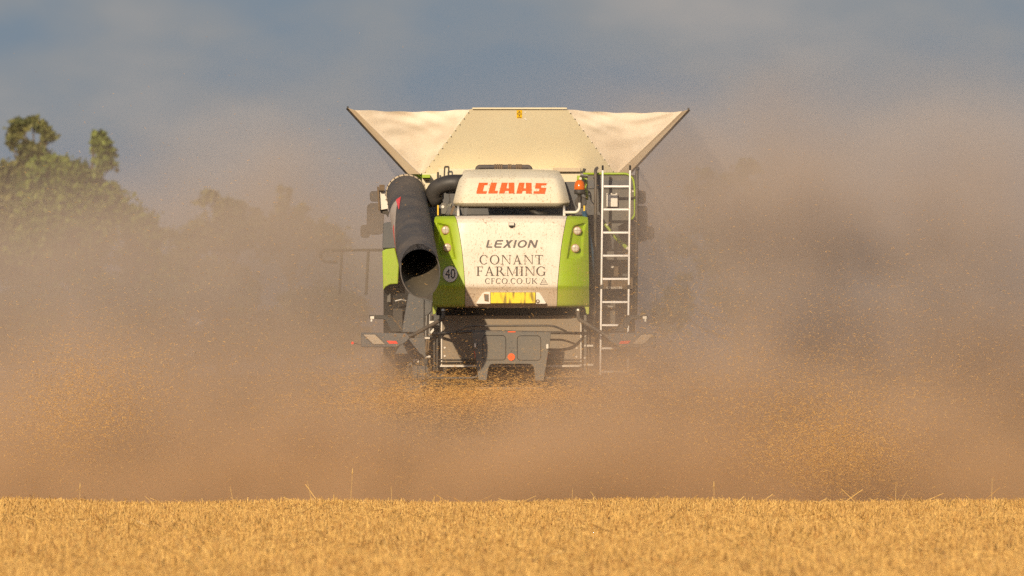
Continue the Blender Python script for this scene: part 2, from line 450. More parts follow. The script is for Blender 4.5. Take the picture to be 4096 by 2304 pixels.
# ---- rear hood: one lofted surface cut in a white middle and two green sides
HPROF = [(862, .13), (866, .075), (874, .03), (890, .005), (930, -.01), (1000, -.03), (1080, -.045), (1140, -.055), (1146, -.052), (1160, -.03), (1215, .02), (1224, .03), (1231, .07), (1300, .09)]
def hoodY(sx, sy):
    t = abs(sx - 2045) / 308.0
    return interp(HPROF, sy) + 0.20 * max(0.0, (t - 0.60) / 0.40) ** 2
r4 = lambda X, Y_: (1700 + .28986 * X, 840 + .28986 * Y_)
tabL = [(r4(0, y)[1], r4(x, 0)[0]) for x, y in ((410, 75), (436, 130), (475, 320), (510, 550), (535, 800), (553, 1050), (551, 1350))]
tabR = [(r4(0, y)[1], r4(x, 0)[0]) for x, y in ((1962, 80), (1947, 130), (1905, 350), (1875, 550), (1850, 800), (1830, 1050), (1820, 1350))]
outL = [(r4(0, y)[1], r4(x, 0)[0]) for y, x in ((75, 160), (90, 136), (140, 128), (500, 121), (1060, 106), (1350, 104), (1440, 106))]
outR = [(r4(0, y)[1], r4(x, 0)[0]) for y, x in ((75, 2225), (90, 2243), (140, 2252), (600, 2258), (1000, 2264), (1350, 2266), (1440, 2262))]
def topY(sx): return 862 + 3.0 * ((sx - 2045) / 306.0) ** 2
def botY(sx): return 1231 - 3.0 * ((sx - 2045) / 306.0) ** 2 + 0.0
def pip(x, y, poly):
    c = False; n = len(poly)
    for i in range(n):
        x1, y1 = poly[i]; x2, y2 = poly[(i + 1) % n]
        if (y1 > y) != (y2 > y) and x < (x2 - x1) * (y - y1) / (y2 - y1) + x1: c = not c
    return c
def pdist(x, y, poly):
    best = 1e9; n = len(poly)
    for i in range(n):
        ax, ay = poly[i]; bx_, by_ = poly[(i + 1) % n]
        dx, dy = bx_ - ax, by_ - ay; t = max(0, min(1, ((x - ax) * dx + (y - ay) * dy) / (dx * dx + dy * dy)))
        best = min(best, math.hypot(x - ax - t * dx, y - ay - t * dy))
    return best
pockR = [r4(*p) for p in ((2235, 160), (2060, 205), (2030, 240), (1990, 450), (1950, 690), (2100, 670), (2185, 630), (2195, 300))]
pockL = [(4090 - x + 0, y - 1) for x, y in pockR]
def loft(name, xl, xr, mt, nu, nv, pocket=None, parent=root):
    v, f = [], []
    sys_ = [topY(2045) + (botY(2045) - topY(2045)) * (k / nv) for k in range(nv + 1)]
    extra = [865, 868, 872, 1143.5, 1146, 1149, 1226]
    sys_ = sorted(set(sys_ + extra))
    for sy in sys_:
        a, b = xl(sy), xr(sy)
        for i in range(nu + 1):
            sx = a + (b - a) * i / nu
            y = hoodY(sx, sy)
            if pocket:
                if pip(sx, sy, pocket):
                    dd = pdist(sx, sy, pocket); w = min(1, dd / 9.0); y += 0.045 * w * w * (3 - 2 * w)
            ty = topY(sx) - topY(2045); by = botY(sx) - botY(2045)
            w = (sy - sys_[0]) / (sys_[-1] - sys_[0])
            v.append(P(sx, sy + ty * (1 - w) ** 4 + by * w ** 4, y))
    nr = len(sys_)
    for j in range(nr - 1):
        for i in range(nu):
            a = j * (nu + 1) + i
            f.append((a, a + nu + 1, a + nu + 2, a + 1))
    # returns at the back so the shell has depth
    n0 = len(v); rim = [j * (nu + 1) for j in range(nr)] + [(nr - 1) * (nu + 1) + i for i in range(1, nu + 1)] + [j * (nu + 1) + nu for j in range(nr - 2, -1, -1)] + [i for i in range(nu - 1, 0, -1)]
    for k in rim: v.append(Vector(v[k]) + Vector((0, 0.30, 0)))
    for k in range(len(rim)):
        k2 = (k + 1) % len(rim); f.append((rim[k2], rim[k], n0 + k, n0 + k2))
    o = mesh_obj(name, v, f, mt, parent)
    o.data.polygons.foreach_set('use_smooth', [True] * len(o.data.polygons)); 
    o.data.set_sharp_from_angle(angle=R(28))
    return o
g_ = 0.9
hood = loft('rear_hood', lambda y: interp(tabL, y) + g_, lambda y: interp(tabR, y) - g_, M['white'], 40, 60)
gl = loft('hood_side_panel', lambda y: interp(outL, y), lambda y: interp(tabL, y) - g_, M['green'], 36, 80, pockL)
gr = loft('hood_side_panel', lambda y: interp(tabR, y) + g_, lambda y: interp(outR, y), M['green'], 36, 80, pockR)
gl['label'] = 'lime side panel with the round 40 plate'; gr['label'] = 'lime side panel next to the ladder'
MB().poly([r4(*p) for p in ((104, 1335), (170, 1335), (160, 1385), (150, 1425), (130, 1440), (108, 1440))], .22, .34).build('panel_foot', M['green'], root, bevel=.006)
MB().poly([r4(*p) for p in ((2200, 1335), (2266, 1335), (2264, 1425), (2255, 1442), (2236, 1442), (2222, 1420), (2218, 1380))], .22, .34).build('panel_foot', M['green'], root, bevel=.006)

def lamp(cx, cy_, parent):
    y = hoodY(cx, cy_) + 0.025
    o = MB().disc(P(cx, cy_, y - .012), .049, 28, .05).build('work_light', M['rust'], root, smooth=False)
    m = MB(); c = P(cx, cy_, y - .016); n = 24
    v = [Vector((c.x, c.y - .008, c.z))]; f = []
    for rr, dy in ((.02, -.007), (.035, -.003), (.042, .004)):
        v += [Vector((c.x + rr * math.cos(2 * math.pi * k / n), c.y + dy, c.z + rr * math.sin(2 * math.pi * k / n))) for k in range(n)]
    for k in range(n):
        f.append((0, 1 + k, 1 + (k + 1) % n))
        for q in (0, 1):
            a, b = 1 + q * n + k, 1 + q * n + (k + 1) % n; f.append((a, a + n, b + n, b))
    m.add(v, f).build('lens', M['lens'], o)
    g2 = MB()
    for (x0, z0, x1, z1) in ((-.038, .002, .038, .005), (-.004, -.038, -.001, .038)):
        g2.box(c.x + x0, c.x + x1, c.y - .0125, c.y - .0105, c.z + z0, c.z + z1)
    g2.build('lens_bar', M['lensdull'], o)
for cx, cy_ in ((2309, 922.5), (2301, 992.5), (1782, 920), (1789, 989.5)): lamp(cx, cy_, root)

# ---- lettering (flat print on the hood, cut as thin shapes)
def ring(cx, cy_, rx, ry, tx, ty, a0=0, a1=360, n=30):
    """thick-thin bowl as quads, angles counter-clockwise from the right"""
    out = []
    for k in range(n):
        q = []
        for a in (a0 + (a1 - a0) * k / n, a0 + (a1 - a0) * (k + 1) / n):
            ca, sa = math.cos(R(a)), math.sin(R(a))
            q.append(((cx + rx * ca, cy_ + ry * sa), (cx + (rx - tx) * ca, cy_ + (ry - ty) * sa)))
        out.append([q[0][0], q[1][0], q[1][1], q[0][1]])
    return out
def rct(x0, y0, x1, y1): return [(x0, y0), (x1, y0), (x1, y1), (x0, y1)]
def par(xb, xt, w, y0=0.0, y1=1.0): return [(xb, y0), (xb + w, y0), (xt + w, y1), (xt, y1)]
sf = .045
TH, TN = .14, .055
def stem(x, w=TH, top=True, bot=True):
    o = [rct(x, 0, x + w, 1)]
    for yy, on in ((0, bot), (1 - sf, top)):
        if on: o += [rct(x - .085, yy, x, yy + sf), rct(x + w, yy, x + w + .085, yy + sf)]
    return o
GL = {
 'C': (.86, ring(.46, .5, .46, .52, .15, .055, 48, 318) + [[(.74, .72), (.80, .72), (.80, .97), (.74, .90)]]),
 'G': (.98, ring(.48, .5, .48, .52, .15, .055, 48, 305) + [[(.76, .72), (.82, .72), (.82, .97), (.76, .90)], rct(.72, .06, .86, .40), rct(.62, .40, .94, .44)]),
 'O': (1.0, ring(.5, .5, .5, .52, .15, .055)),
 'N': (.98, stem(.10, TN, True, True) + stem(.86, TN, True, False) + [[(.06, 1), (.24, 1), (.915, 0), (.86, 0), (.80, .06)]]),
 'A': (.94, [[(.12, 0), (.17, 0), (.47, .88), (.46, 1.02), (.42, 1.0)], [(.42, 1.0), (.49, 1.02), (.86, 0), (.68, 0)], rct(.26, .31, .66, .36), rct(.02, 0, .28, sf), rct(.58, 0, .98, sf)]),
 'T': (.82, [rct(.34, 0, .48, 1), rct(.0, .945, .34, 1), rct(.48, .945, .82, 1), [(0, .78), (.03, .78), (.07, .945), (0, .945)], [(.79, .78), (.82, .78), (.82, .945), (.75, .945)], rct(.24, 0, .34, sf), rct(.48, 0, .58, sf)]),
 'F': (.68, stem(.10) + [rct(.325, .945, .64, 1), [(.61, .76), (.64, .76), (.64, .945), (.58, .945)], rct(.24, .49, .52, .54), rct(.50, .40, .53, .63)]),
 'R': (.90, stem(.10) + ring(.36, .745, .30, .255, .13, .05, -90, 90, 16) + [rct(.24, .95, .36, 1), rct(.24, .49, .36, .54), [(.36, .5), (.52, .52), (.90, 0), (.72, 0)], rct(.72, 0, .99, sf)]),
 'M': (1.22, stem(.12, TN) + stem(.98, TH) + [[(.10, 1), (.24, 1), (.64, .10), (.58, 0)], [(.58, 0), (.64, .10), (1.0, 1), (.96, 1)]]),
 'I': (.34, stem(.10)),
 'U': (.92, [rct(.10, .34, .23, 1), rct(.76, .34, .81, 1), rct(.01, 1 - sf, .10, 1), rct(.23, 1 - sf, .33, 1), rct(.66, 1 - sf, .76, 1), rct(.81, 1 - sf, .91, 1)] + ring(.455, .34, .355, .36, .12, .06, 180, 360, 16)),
 'K': (.92, stem(.10) + [[(.24, .46), (.32, .46), (.80, .97), (.72, .97)], [(.36, .56), (.48, .62), (.94, 0), (.76, 0)], rct(.64, .955, .90, 1), rct(.76, 0, 1.0, sf)]),
 '.': (.22, ring(.11, .06, .075, .075, .075, .075, 0, 360, 10)),
 ' ': (.3, []),
}
sh = .24
def ob(poly): return [(x + sh * y, y) for x, y in poly]
LX = {
 'L': (.78, [rct(0, .12, .22, 1), rct(.06, 0, .74, .17)]),
 'E': (.92, [rct(.0, .16, .22, .84), rct(.10, .83, .90, 1), rct(.22, .42, .86, .58), rct(.10, 0, .88, .17)]),
 'X': (1.02, [[(-.04, 0), (.24, 0), (.98, 1), (.70, 1)], [(.10, 1), (.36, 1), (.94, 0), (.66, 0)]]),
 'I': (.30, [rct(0.02, 0, .24, 1)]),
 'O': (1.12, ring(.54, .5, .54, .5, .21, .16, 0, 360, 28)),
 'N': (1.05, [rct(0, 0, .21, 1), rct(.80, 0, 1.01, 1), [(.0, 1), (.28, 1), (1.01, 0), (.74, 0)]]),
}
for k in LX: LX[k] = (LX[k][0], [ob(p) for p in LX[k][1]])
def word(name, text, G, box, mt, parent, surf, gap=.14, proud=.006):
    x, polys = 0.0, []
    for ch in text:
        w, ps = G[ch]
        polys += [[(px0 + x, py0) for px0, py0 in p] for p in ps]; x += w + gap
    xs_ = [q[0] for p in polys for q in p]; x0, x1 = min(xs_), max(xs_)
    bx0, by0, bx1, by1 = box
    m = MB()
    for i, p in enumerate(polys):
        v = []
        for a, b in p:
            sx = bx0 + (a - x0) / (x1 - x0) * (bx1 - bx0); sy = by1 - b * (by1 - by0)
            v.append(P(sx, sy, surf(sx, sy) - proud - 0.00015 * (i % 9)))
        n = len(v)
        ar = sum(v[k].x * v[(k + 1) % n].z - v[(k + 1) % n].x * v[k].z for k in range(n))
        m.add(v, [tuple(range(n)) if ar > 0 else tuple(range(n))[::-1]])
    return m.build(name, mt, parent)
word('lettering', 'LEXION', LX, (1944, 960, 2152, 990.5), M['greyink'], hood, hoodY, gap=.17)
word('lettering', 'CONANT', GL, (1918, 1020, 2172, 1057), M['ink'], hood, hoodY, gap=.20)
word('lettering', 'FARMING', GL, (1906, 1066, 2183, 1103), M['ink'], hood, hoodY, gap=.14)
word('lettering', 'CFCO.CO.UK', GL, (1940, 1113, 2150, 1135), M['ink'], hood, hoodY, gap=.15)
# little triangular mark after the address
tm = MB()
for a, b in (((2175, 1111.5), (2160.5, 1137.5)), ((2160.5, 1137.5), (2190, 1137.5)), ((2190, 1137.5), (2175, 1111.5)), ((2170, 1124), (2181, 1124)), ((2166, 1131), (2184, 1131))):
    tm.tube([P(a[0], a[1], hoodY(*a) - .006), P(b[0], b[1], hoodY(*b) - .006)], .0022, 4)
tm.build('emblem', M['greyink'], hood)

def text_mesh(name, s, mt, parent, box, surf, proud=.006):
    cu = bpy.data.curves.new(name, 'FONT'); cu.body = s; cu.resolution_u = 4
    t = bpy.data.objects.new('tmp_text', cu); C.objects.link(t)
    dg = bpy.context.evaluated_depsgraph_get(); dg.update()
    me = bpy.data.meshes.new_from_object(t.evaluated_get(dg))
    bpy.data.objects.remove(t); bpy.data.curves.remove(cu)
    co = np.array([v.co[:] for v in me.vertices])
    lo, hi = co.min(0), co.max(0)
    x0, y0, x1, y1 = box
    v = []
    for c in co:
        sx = x0 + (c[0] - lo[0]) / (hi[0] - lo[0]) * (x1 - x0); sy = y1 - (c[1] - lo[1]) / (hi[1] - lo[1]) * (y1 - y0)
        v.append(P(sx, sy, surf(sx, sy) - proud))
    f = [tuple(p.vertices) for p in me.polygons]; bpy.data.meshes.remove(me)
    return mesh_obj(name, v, f, mt, parent)

# speed plate "40"
c40 = (1801, 1096)
y40 = min(hoodY(1801 - 30, 1096), hoodY(1801, 1096), hoodY(1801 + 30, 1096)) - .004
sp = MB().disc(P(*c40, y40), .0905, 36, .012, rz=.0975).build('speed_plate', M['whitepart'], root)
rg = MB()
n = 36; cc = P(*c40, y40 - .0015); v, f = [], []
for k in range(n):
    a = 2 * math.pi * k / n
    v += [(cc.x + .0905 * math.cos(a), cc.y, cc.z + .0975 * math.sin(a)), (cc.x + .0855 * math.cos(a), cc.y, cc.z + .0925 * math.sin(a))]
for k in range(n):
    a, b = 2 * k, 2 * ((k + 1) % n); f.append((a, b, b + 1, a + 1))
rg.add(v, f).build('plate_border', M['greyink'], sp)
text_mesh('lettering', '40', mat('plate_ink', (.012, .012, .02), .5), sp, (1781, 1075.5, 1821, 1114.5), lambda x, y: y40, .003)

# hood camera, plate housing, plate, latch and lock
hc = MB().pxbox(2034.5, 889, 2058, 905, -.045, .03).build('hood_camera', M['grey'], root, bevel=.005)
MB().pxbox(2036, 890, 2056, 901, -.052, -.0455).build('camera_face', M['steel'], hc)
MB().pxbox(2040, 905.4, 2051, 909, -.035, .02).build('camera_lens', M['black'], hc)
pl_o = [(1904, 1214), (1918, 1190), (1931, 1172), (1943, 1167.5), (2140, 1167.5), (2159, 1171), (2170, 1187), (2186, 1213), (2180, 1216), (1908, 1216)]
hs = MB().poly(pl_o, -.045, .05).build('plate_housing', M['whitepart'], root, bevel=.008)
npl = MB().pxbox(1962.5, 1169.5, 2141.5, 1213, -.062, -.047).build('number_plate', M['plate'], root, bevel=.003)
MB().pxbox(1961, 1168.5, 2143, 1214.6, -.055, -.0462).build('plate_backing', M['black'], npl)
lt_ = MB().poly([(1935, 1175), (1954, 1176.5), (1954.5, 1206), (1938, 1203)], -.058, -.04).build('hood_latch', M['rust'], root, bevel=.003)
MB().poly([(1938, 1179), (1952, 1180), (1952, 1203), (1940, 1201)], -.066, -.052).build('latch_flap', M['grey'], lt_, bevel=.003)
lk = MB().disc(P(2151, 1205, -.054), .023, 20, .01).build('hood_lock', M['brown'], root)
MB().disc(P(2151, 1205, -.060), .011, 16, .006).build('lock_barrel', M['steel'], lk)

# ---- upper hood with the red maker's lettering
u4 = lambda X, Y_: (1660 + .2717 * X, 640 + .2717 * Y_)
UL = [(679, 1858), (686, 1852), (694, 1847), (719, 1837), (749, 1828), (795, 1816), (810, 1813), (818, 1815), (831, 1823)]
UR = [(679, 2230), (686, 2238), (694, 2243), (719, 2256), (749, 2264), (795, 2276), (810, 2279), (818, 2277), (831, 2265)]
UP = [(679, 1.30), (682, 1.10), (688, .92), (700, .80), (712, .72), (735, .66), (770, .60), (805, .555), (811, .55), (814, .555), (826, .60), (831, .66)]
def upY(sx, sy):
    a, b = interp(UL, sy), interp(UR, sy); t = abs((sx - (a + b) / 2) / ((b - a) / 2))
    return interp(UP, sy) + .16 * max(0, (t - .80) / .20) ** 2
v, f = [], []; nu = 44
rows = sorted(set(list(np.linspace(679, 831, 40)) + [680.5, 684, 808, 811, 814, 829]))
for sy in rows:
    a, b = interp(UL, sy), interp(UR, sy)
    for i in range(nu + 1):
        u = i / nu; u = .5 - .5 * math.cos(math.pi * u) * (0.35) - (0.5 - u) * 0.65 if True else u
        sx = a + (b - a) * u; w = (831 - sy) / 152.0
        v.append(P(sx, sy + (4.5 * (abs(u - .45) * 2) ** 2 - 3.0) * w ** 3, upY(sx, sy)))
for j in range(len(rows) - 1):
    for i in range(nu):
        a = j * (nu + 1) + i; f.append((a, a + nu + 1, a + nu + 2, a + 1))
n0 = len(v); last = (len(rows) - 1) * (nu + 1)
for i in range(nu + 1): v.append(Vector(v[last + i]) + Vector((0, .5, 0.0)))
for i in range(nu): f.append((last + i, n0 + i, n0 + i + 1, last + i + 1))
uh = mesh_obj('upper_hood', v, f, M['white_top'], root, smooth=True); uh.data.set_sharp_from_angle(angle=R(35))
# maker's letters, outlines in the photograph's zoom grid
z4 = lambda X, Y_: (1880 + .13199 * X, 700 + .13199 * Y_)
LET = [
 [(270, 232), (545, 232), (525, 298), (432, 300), (385, 485), (510, 485), (490, 560), (195, 560), (195, 520)],
 [(635, 230), (815, 230), (745, 478), (842, 480), (825, 552), (560, 552), (560, 520)],
 [(960, 232), (1135, 232), (1098, 400), (1165, 405), (1168, 470), (1062, 475), (1040, 552), (878, 552)],
 [(1172, 230), (1342, 230), (1342, 552), (1172, 552)],
 [(1485, 232), (1652, 232), (1618, 400), (1688, 405), (1690, 470), (1590, 475), (1565, 556), (1402, 556)],
 [(1692, 232), (1864, 238), (1866, 556), (1692, 556)],
 [(1995, 243), (2322, 248), (2305, 305), (2155, 310), (2150, 382), (2308, 388), (2265, 566), (1920, 556), (1935, 488), (2085, 490), (2108, 406), (1968, 402)],
]
lm = MB()
for i, L_ in enumerate(LET):
    pts = [z4(*p) for p in L_]
    lm.poly(pts, [upY(*p) - .012 - .0006 * (i % 2) for p in pts], upY(*pts[0]) - .004)
lm.build('lettering', M['red_letter'], uh)
for x in (1833, 2257):
    MB().tube([P(x, 826, .62), P(x, 862, .40)], .016, 10).build('hood_post', M['whitepart'], root, smooth=True)

# ---- beacon on its arm
arm = MB().tube(fillet([P(2259, 849, .40), P(2306, 849, .40), P(2318, 836, .40), P(2318, 800, .40)], .08), .0165, 10).build('beacon_arm', M['whitepart'], root, smooth=True)
def lathe(name, c, prof, mt, parent, n=24):
    v, f = [], []
    for rr, z in prof:
        v += [(c.x + rr * math.cos(2 * math.pi * k / n), c.y + rr * math.sin(2 * math.pi * k / n), c.z + z) for k in range(n)]
    for i in range(len(prof) - 1):
        for k in range(n):
            a, b = i * n + k, i * n + (k + 1) % n; f.append((a, b, b + n, a + n))
    f.append(tuple((len(prof) - 1) * n + k for k in range(n)))
    return mesh_obj(name, v, f, mt, parent, smooth=True)
bc = P(2318, 804, .40)
bb = lathe('beacon', bc, [(.018, -.02), (.020, .03), (.026, .075), (.050, .08), (.064, .085), (.067, .10), (.066, .128), (.060, .134), (.056, .134)], M['dark'], root)
lathe('beacon_lens', bc, [(.062, .135), (.0645, .15), (.063, .18), (.055, .215), (.042, .235), (.022, .248), (.004, .251)], M['amber'], bb)

# ---- engine bay clutter
duct = MB().tube(fillet([P(*u4(720, 335), .95), P(*u4(500, 335), .95), P(*u4(330, 395), 1.0), P(*u4(262, 500), 1.05), P(*u4(296, 640), 1.1)], .30, 8), .098, 20).build('intake_duct', M['duct'], root, smooth=True)
hose = MB().tube(fillet([P(*u4(915, 190), 1.5), P(*u4(925, 105), 1.5), P(*u4(1690, 105), 1.5), P(*u4(1705, 190), 1.5)], .06, 6), .030, 14).build('breather_hose', M['rubber'], root, smooth=True)
for xx in (1180, 1215, 1245, 1275, 1380, 1408, 1500, 1530, 1560):
    MB().tube([P(*u4(xx - 11, 105), 1.5), P(*u4(xx + 11, 105), 1.5)], .038, 14).build('hose_clamp', M['brown'], hose)
MB().poly([u4(*p) for p in ((385, 640), (400, 628), (470, 640), (470, 760), (440, 800), (385, 790))], .6, .8).build('pivot_bracket', M['grey'], root, bevel=.005)
MB().disc(P(*u4(410, 688), .59), .017, 16, .02).build('pivot_bolt', M['steel'], root)
MB().poly([u4(*p) for p in ((560, 665), (590, 690), (545, 810), (505, 810), (530, 740))], .62, .7).build('lever', M['brown'], root)
MB().poly([u4(*p) for p in ((600, 705), (700, 705), (700, 815), (590, 815))], .64, .7).build('bracket_plate', M['slate'], root)
MB().poly([u4(*p) for p in ((722, 705), (780, 705), (760, 815), (722, 815))], .64, .7).build('bracket_plate', M['slate'], root)
for (a, b, w) in (((505, 500), (520, 640), .006), ((525, 650), (545, 700), .008), ((520, 560), (480, 690), .005), ((470, 690), (500, 655), .007)):
    MB().tube([P(*u4(*a), .72), P(*u4(*b), .70)], w, 6).build('cable', M['dark'], root)
for (a, b, w) in (((470, 700), (500, 650), .007), ((510, 680), (532, 640), .007), ((470, 790), (498, 770), .008)):
    MB().tube([P(*u4(*a), .58), P(*u4(*b), .57)], w, 6).build('hose_fitting', M['steel'], root)
MB().pxbox(*u4(328, 665), *u4(348, 815), .5, .52).build('dipstick', M['yellow'], root)
MB().pxbox(*u4(2480, 672), *u4(2502, 815), .35, .37).build('dipstick', M['yellow'], root)
MB().tube([P(*u4(1700, 730), .75), P(*u4(1800, 790), .72), P(*u4(1950, 800), .75)], .03, 10).build('hose', M['dark'], root, smooth=True)
MB().tube([P(2336, 845, .30), P(2345, 900, .28), P(2366, 1000, .35), P(2370, 1100, .4)], .03, 8).build('hose', M['blue'], root, smooth=True)
MB().disc(P(*u4(2440, 620), .42), .07, 20, .2).build('pulley', M['dark'], root, bevel=.01)
MB().poly([(2245, 727), (2330, 727), (2395, 1240), (2330, 1240), (2290, 860), (2262, 815)], 1.0, 1.2).build('engine_side_panel', M['slate'], root)
# cream beam across the tank's foot
MB().pxbox(1752, 674, 2323, 730, 1.85, 2.15).build('tank_beam', M['cream'], root, bevel=.01)
MB().pxbox(1688, 694, 1749, 760, 1.9, 2.15).build('tank_beam', M['cream'], root, bevel=.01)
MB().pxbox(2212, 671, 2322, 687, 1.78, 1.84).build('wiper_rail', M['cream_edge'], root, bevel=.006)
MB().pxbox(2262, 728, 2322, 732, 1.82, 1.85).build('rusty_seam', M['rust'], root)
for dx in (0, 16):
    MB().tube([P(1779 + dx, 667, 1.7), P(1777 + dx * 1.1, 707, 1.66)], .009, 8).build('grab_loop', M['dark'], root)
MB().tube([P(1779, 667, 1.7), P(1795, 667, 1.7)], .012, 8).build('grab_loop', M['dark'], root)
MB().tube([P(1752, 688, 1.75), P(1752, 715, 1.75)], .012, 8).build('grab_loop', M['dark'], root)
MB().poly([(1636, 702), (1650, 694), (1688, 691), (1688, 760), (1683, 765), (1672, 735), (1655, 715)], 2.3, 2.36).build('auger_bracket', M['green'], root, bevel=.004)
MB().pxbox(1688, 698, 1721, 712, 1.75, 2.0).build('auger_bracket', M['green'], root, bevel=.006)
MB().pxbox(1694, 712, 1718, 719, 1.8, 1.9).build('clip', M['brown'], root)
MB().pxbox(2308, 702, 2350, 720, 1.3, 1.6).build('rail_bracket', M['green'], root, bevel=.006)
MB().tube([P(2324, 705, 1.25), P(2385, 713, .62)], .014, 8).build('stay_rod', M['dark'], root)
MB().disc(P(2322, 714, 1.2), .016, 14, .03).build('stay_bolt', M['steel'], root)
MB().tube([P(2332, 695, 1.4), P(2339, 674, 1.4)], .018, 10).build('stop_pin', M['dark'], root)
MB().tube(fillet([P(2340, 722, 1.4), P(2346, 735, 1.4), P(2338, 750, 1.4), P(2349, 772, 1.4), P(2347, 800, 1.4)], .05), .018, 8).build('bent_rail', M['green'], root, smooth=True)

# ---- grain tank extension: steel flaps with fabric corners
def quad_sheet(a, b, c, d, th):
    """sheet through four world corners, th metres thick towards +Y"""
    o = [Vector(q) for q in (a, b, c, d)]; bk = [q + Vector((0, th, 0)) for q in o]
    return MB().add(o + bk, [(0, 1, 2, 3), (7, 6, 5, 4), (0, 4, 5, 1), (1, 5, 6, 2), (2, 6, 7, 3), (3, 7, 4, 0)])
YT, YB = 1.78, 2.15
TLp, TRp, BLp, BRp = (1881, 436), (2272, 438), (1690, 697), (2460, 694)
rf = quad_sheet(P(*BLp, YB), P(*BRp, YB), P(*TRp, YT), P(*TLp, YT), .02).build('rear_flap', M['cream'], root)
MB().pxbox(1889, 430, 2268, 436.5, YT - .03, YT + .04).build('flap_lip', M['cream'], rf, bevel=.004)
def rfY(sx, sy): return YT + (YB - YT) * (sy - 436) / 260.0
stk = MB().poly([(2066.5, 441), (2088.5, 441), (2088.5, 473), (2066.5, 473)], [rfY(0, 441) - .004, rfY(0, 441) - .004, rfY(0, 473) - .004, rfY(0, 473) - .004], rfY(0, 441) - .001).build('warning_sticker', M['sticker'], rf)
sy_m = MB()
for pts in ([(2077.5, 443.5), (2068.5, 456), (2070.2, 456), (2077.5, 446.5)], [(2077.5, 443.5), (2077.5, 446.5), (2084.8, 456), (2086.5, 456)], [(2068.5, 456.2), (2086.5, 456.2), (2086.5, 457.5), (2068.5, 457.5)],
            [(2077, 448), (2079, 448), (2077.5, 454), (2076.3, 454)], [(2075.5, 460), (2079.5, 460), (2079.5, 465), (2075.5, 465)], [(2070, 469), (2085, 469), (2085, 471), (2070, 471)]):
    sy_m.poly(pts, [rfY(0, q[1]) - .007 for q in pts], rfY(0, pts[0][1]) - .0045)
sy_m.build('warning_symbol', M['ink'], rf)
bolt = MB()
for k in range(11):
    t = (k + .5) / 11
    for (a, b) in ((TLp, BLp), (TRp, BRp)):
        sx, sy = a[0] + (b[0] - a[0]) * t, a[1] + (b[1] - a[1]) * t
        bolt.disc(P(sx, sy, rfY(sx, sy) - .03), .0065, 8, .03)
for q in ((2101, 449), (2101, 475), (2104, 478)): bolt.disc(P(*q, rfY(*q) - .006), .008, 8, .01)
bo = bolt.build('seam_bolt', M['steel'], rf); bo['kind'] = 'stuff'
sideL = [(1391, 432, 1.72), (1421, 441, 1.72), (1679, 697, 2.12), (1634, 697, 2.12)]
sideR = [(2727, 446, 1.72), (2754, 438, 1.72), (2513, 697, 2.12), (2466, 697, 2.12)]
for nm, q in (('l', sideL), ('r', sideR)):
    w = [P(*p) for p in q]
    outer, inner = (w[0], w[3]) if nm == 'l' else (w[1], w[2]), None
    a, b = outer
    # the flap sheet itself runs forward along the tank
    fwd_b = Vector((b.x, 6.2, b.z)); fwd_a = Vector((a.x, 7.0, a.z))
    sx_ = -1 if nm == 'l' else 1
    th = Vector((-sx_ * .02, 0, -.012))
    sheet = MB().add([a, b, fwd_b, fwd_a, a + th, b + th, fwd_b + th, fwd_a + th], [(0, 1, 2, 3), (7, 6, 5, 4), (0, 4, 5, 1), (1, 5, 6, 2), (2, 6, 7, 3), (3, 7, 4, 0)])
    fl = sheet.build('side_flap', M['cream_edge'], root)
    pts = [(p[0], p[1]) for p in q]
    MB().poly(pts, [p[2] - .012 for p in q], q[0][2] + .05).build('flap_edge', M['cream_edge'], fl, bevel=.004)
    # dark seal under the edge
    o1, o2 = (q[0], q[3]) if nm == 'l' else (q[1], q[2])
    MB().tube([P(o1[0] + sx_ * 3, o1[1] + 1, o1[2] + .05), P(o2[0] + sx_ * 3, o2[1], o2[2] + .05)], .016, 6).build('edge_seal', M['dark'], fl)
    MB().pxbox(o1[0] - 4, o1[1] - 7, o1[0] + 4, o1[1] + 2, o1[2], o1[2] + .03).build('corner_clip', M['dark'], fl)
# front flap
MB().add([P(1690, 697, 6.2), P(2460, 697, 6.2), P(2640, 455, 7.0), P(1500, 455, 7.0)], [(0, 1, 2, 3)]).build('front_flap', M['cream'], root)
def fabric(A_, Ya, C_, Yc, B_, Yb, seed):
    rr = random.Random(seed); nS, nT = 44, 44; v, f = [], []
    a, c, b = P(*A_, Ya), P(*C_, Yc), P(*B_, Yb)
    ph = [rr.uniform(0, 6.28) for _ in range(8)]
    for i in range(nS + 1):
        s_ = i / nS
        for j in range(nT + 1):
            t = j / nT
            e = a * (1 - t) + c * t
            p = b + (e - b) * s_
            sag = math.sin(math.pi * t)
            y = .17 * sag * s_ ** 1.2
            edge = min(1, 6 * t, 6 * (1 - t)) * min(1, s_ * 3)
            y += edge * (.020 * math.sin(10 * s_ + 3.2 * t + ph[0]) * s_ + .013 * math.sin(21 * s_ - 5 * t + ph[1]) * s_ * s_ + .010 * math.sin(9 * t + 2 * s_ + ph[2]) + .012 * math.sin(34 * s_ + 6 * math.sin(4 * t + ph[3])) * max(0, s_ - .55) * 1.8)
            dz = -.022 * sag * s_ ** 6 + .004 * math.sin(26 * t + ph[4]) * s_ ** 12
            v.append(p + Vector((0, y, dz)))
    for i in range(nS):
        for j in range(nT):
            q = i * (nT + 1) + j; f.append((q, q + 1, q + nT + 2, q + nT + 1))
    return mesh_obj('corner_fabric', v, f, M['fabric'], root, smooth=True)
fabric((1419, 439), 1.73, (1881, 437), YT + .01, (1682, 698), 2.14, 3)
fabric((2272, 439), YT + .01, (2729, 446), 1.73, (2464, 698), 2.14, 9)

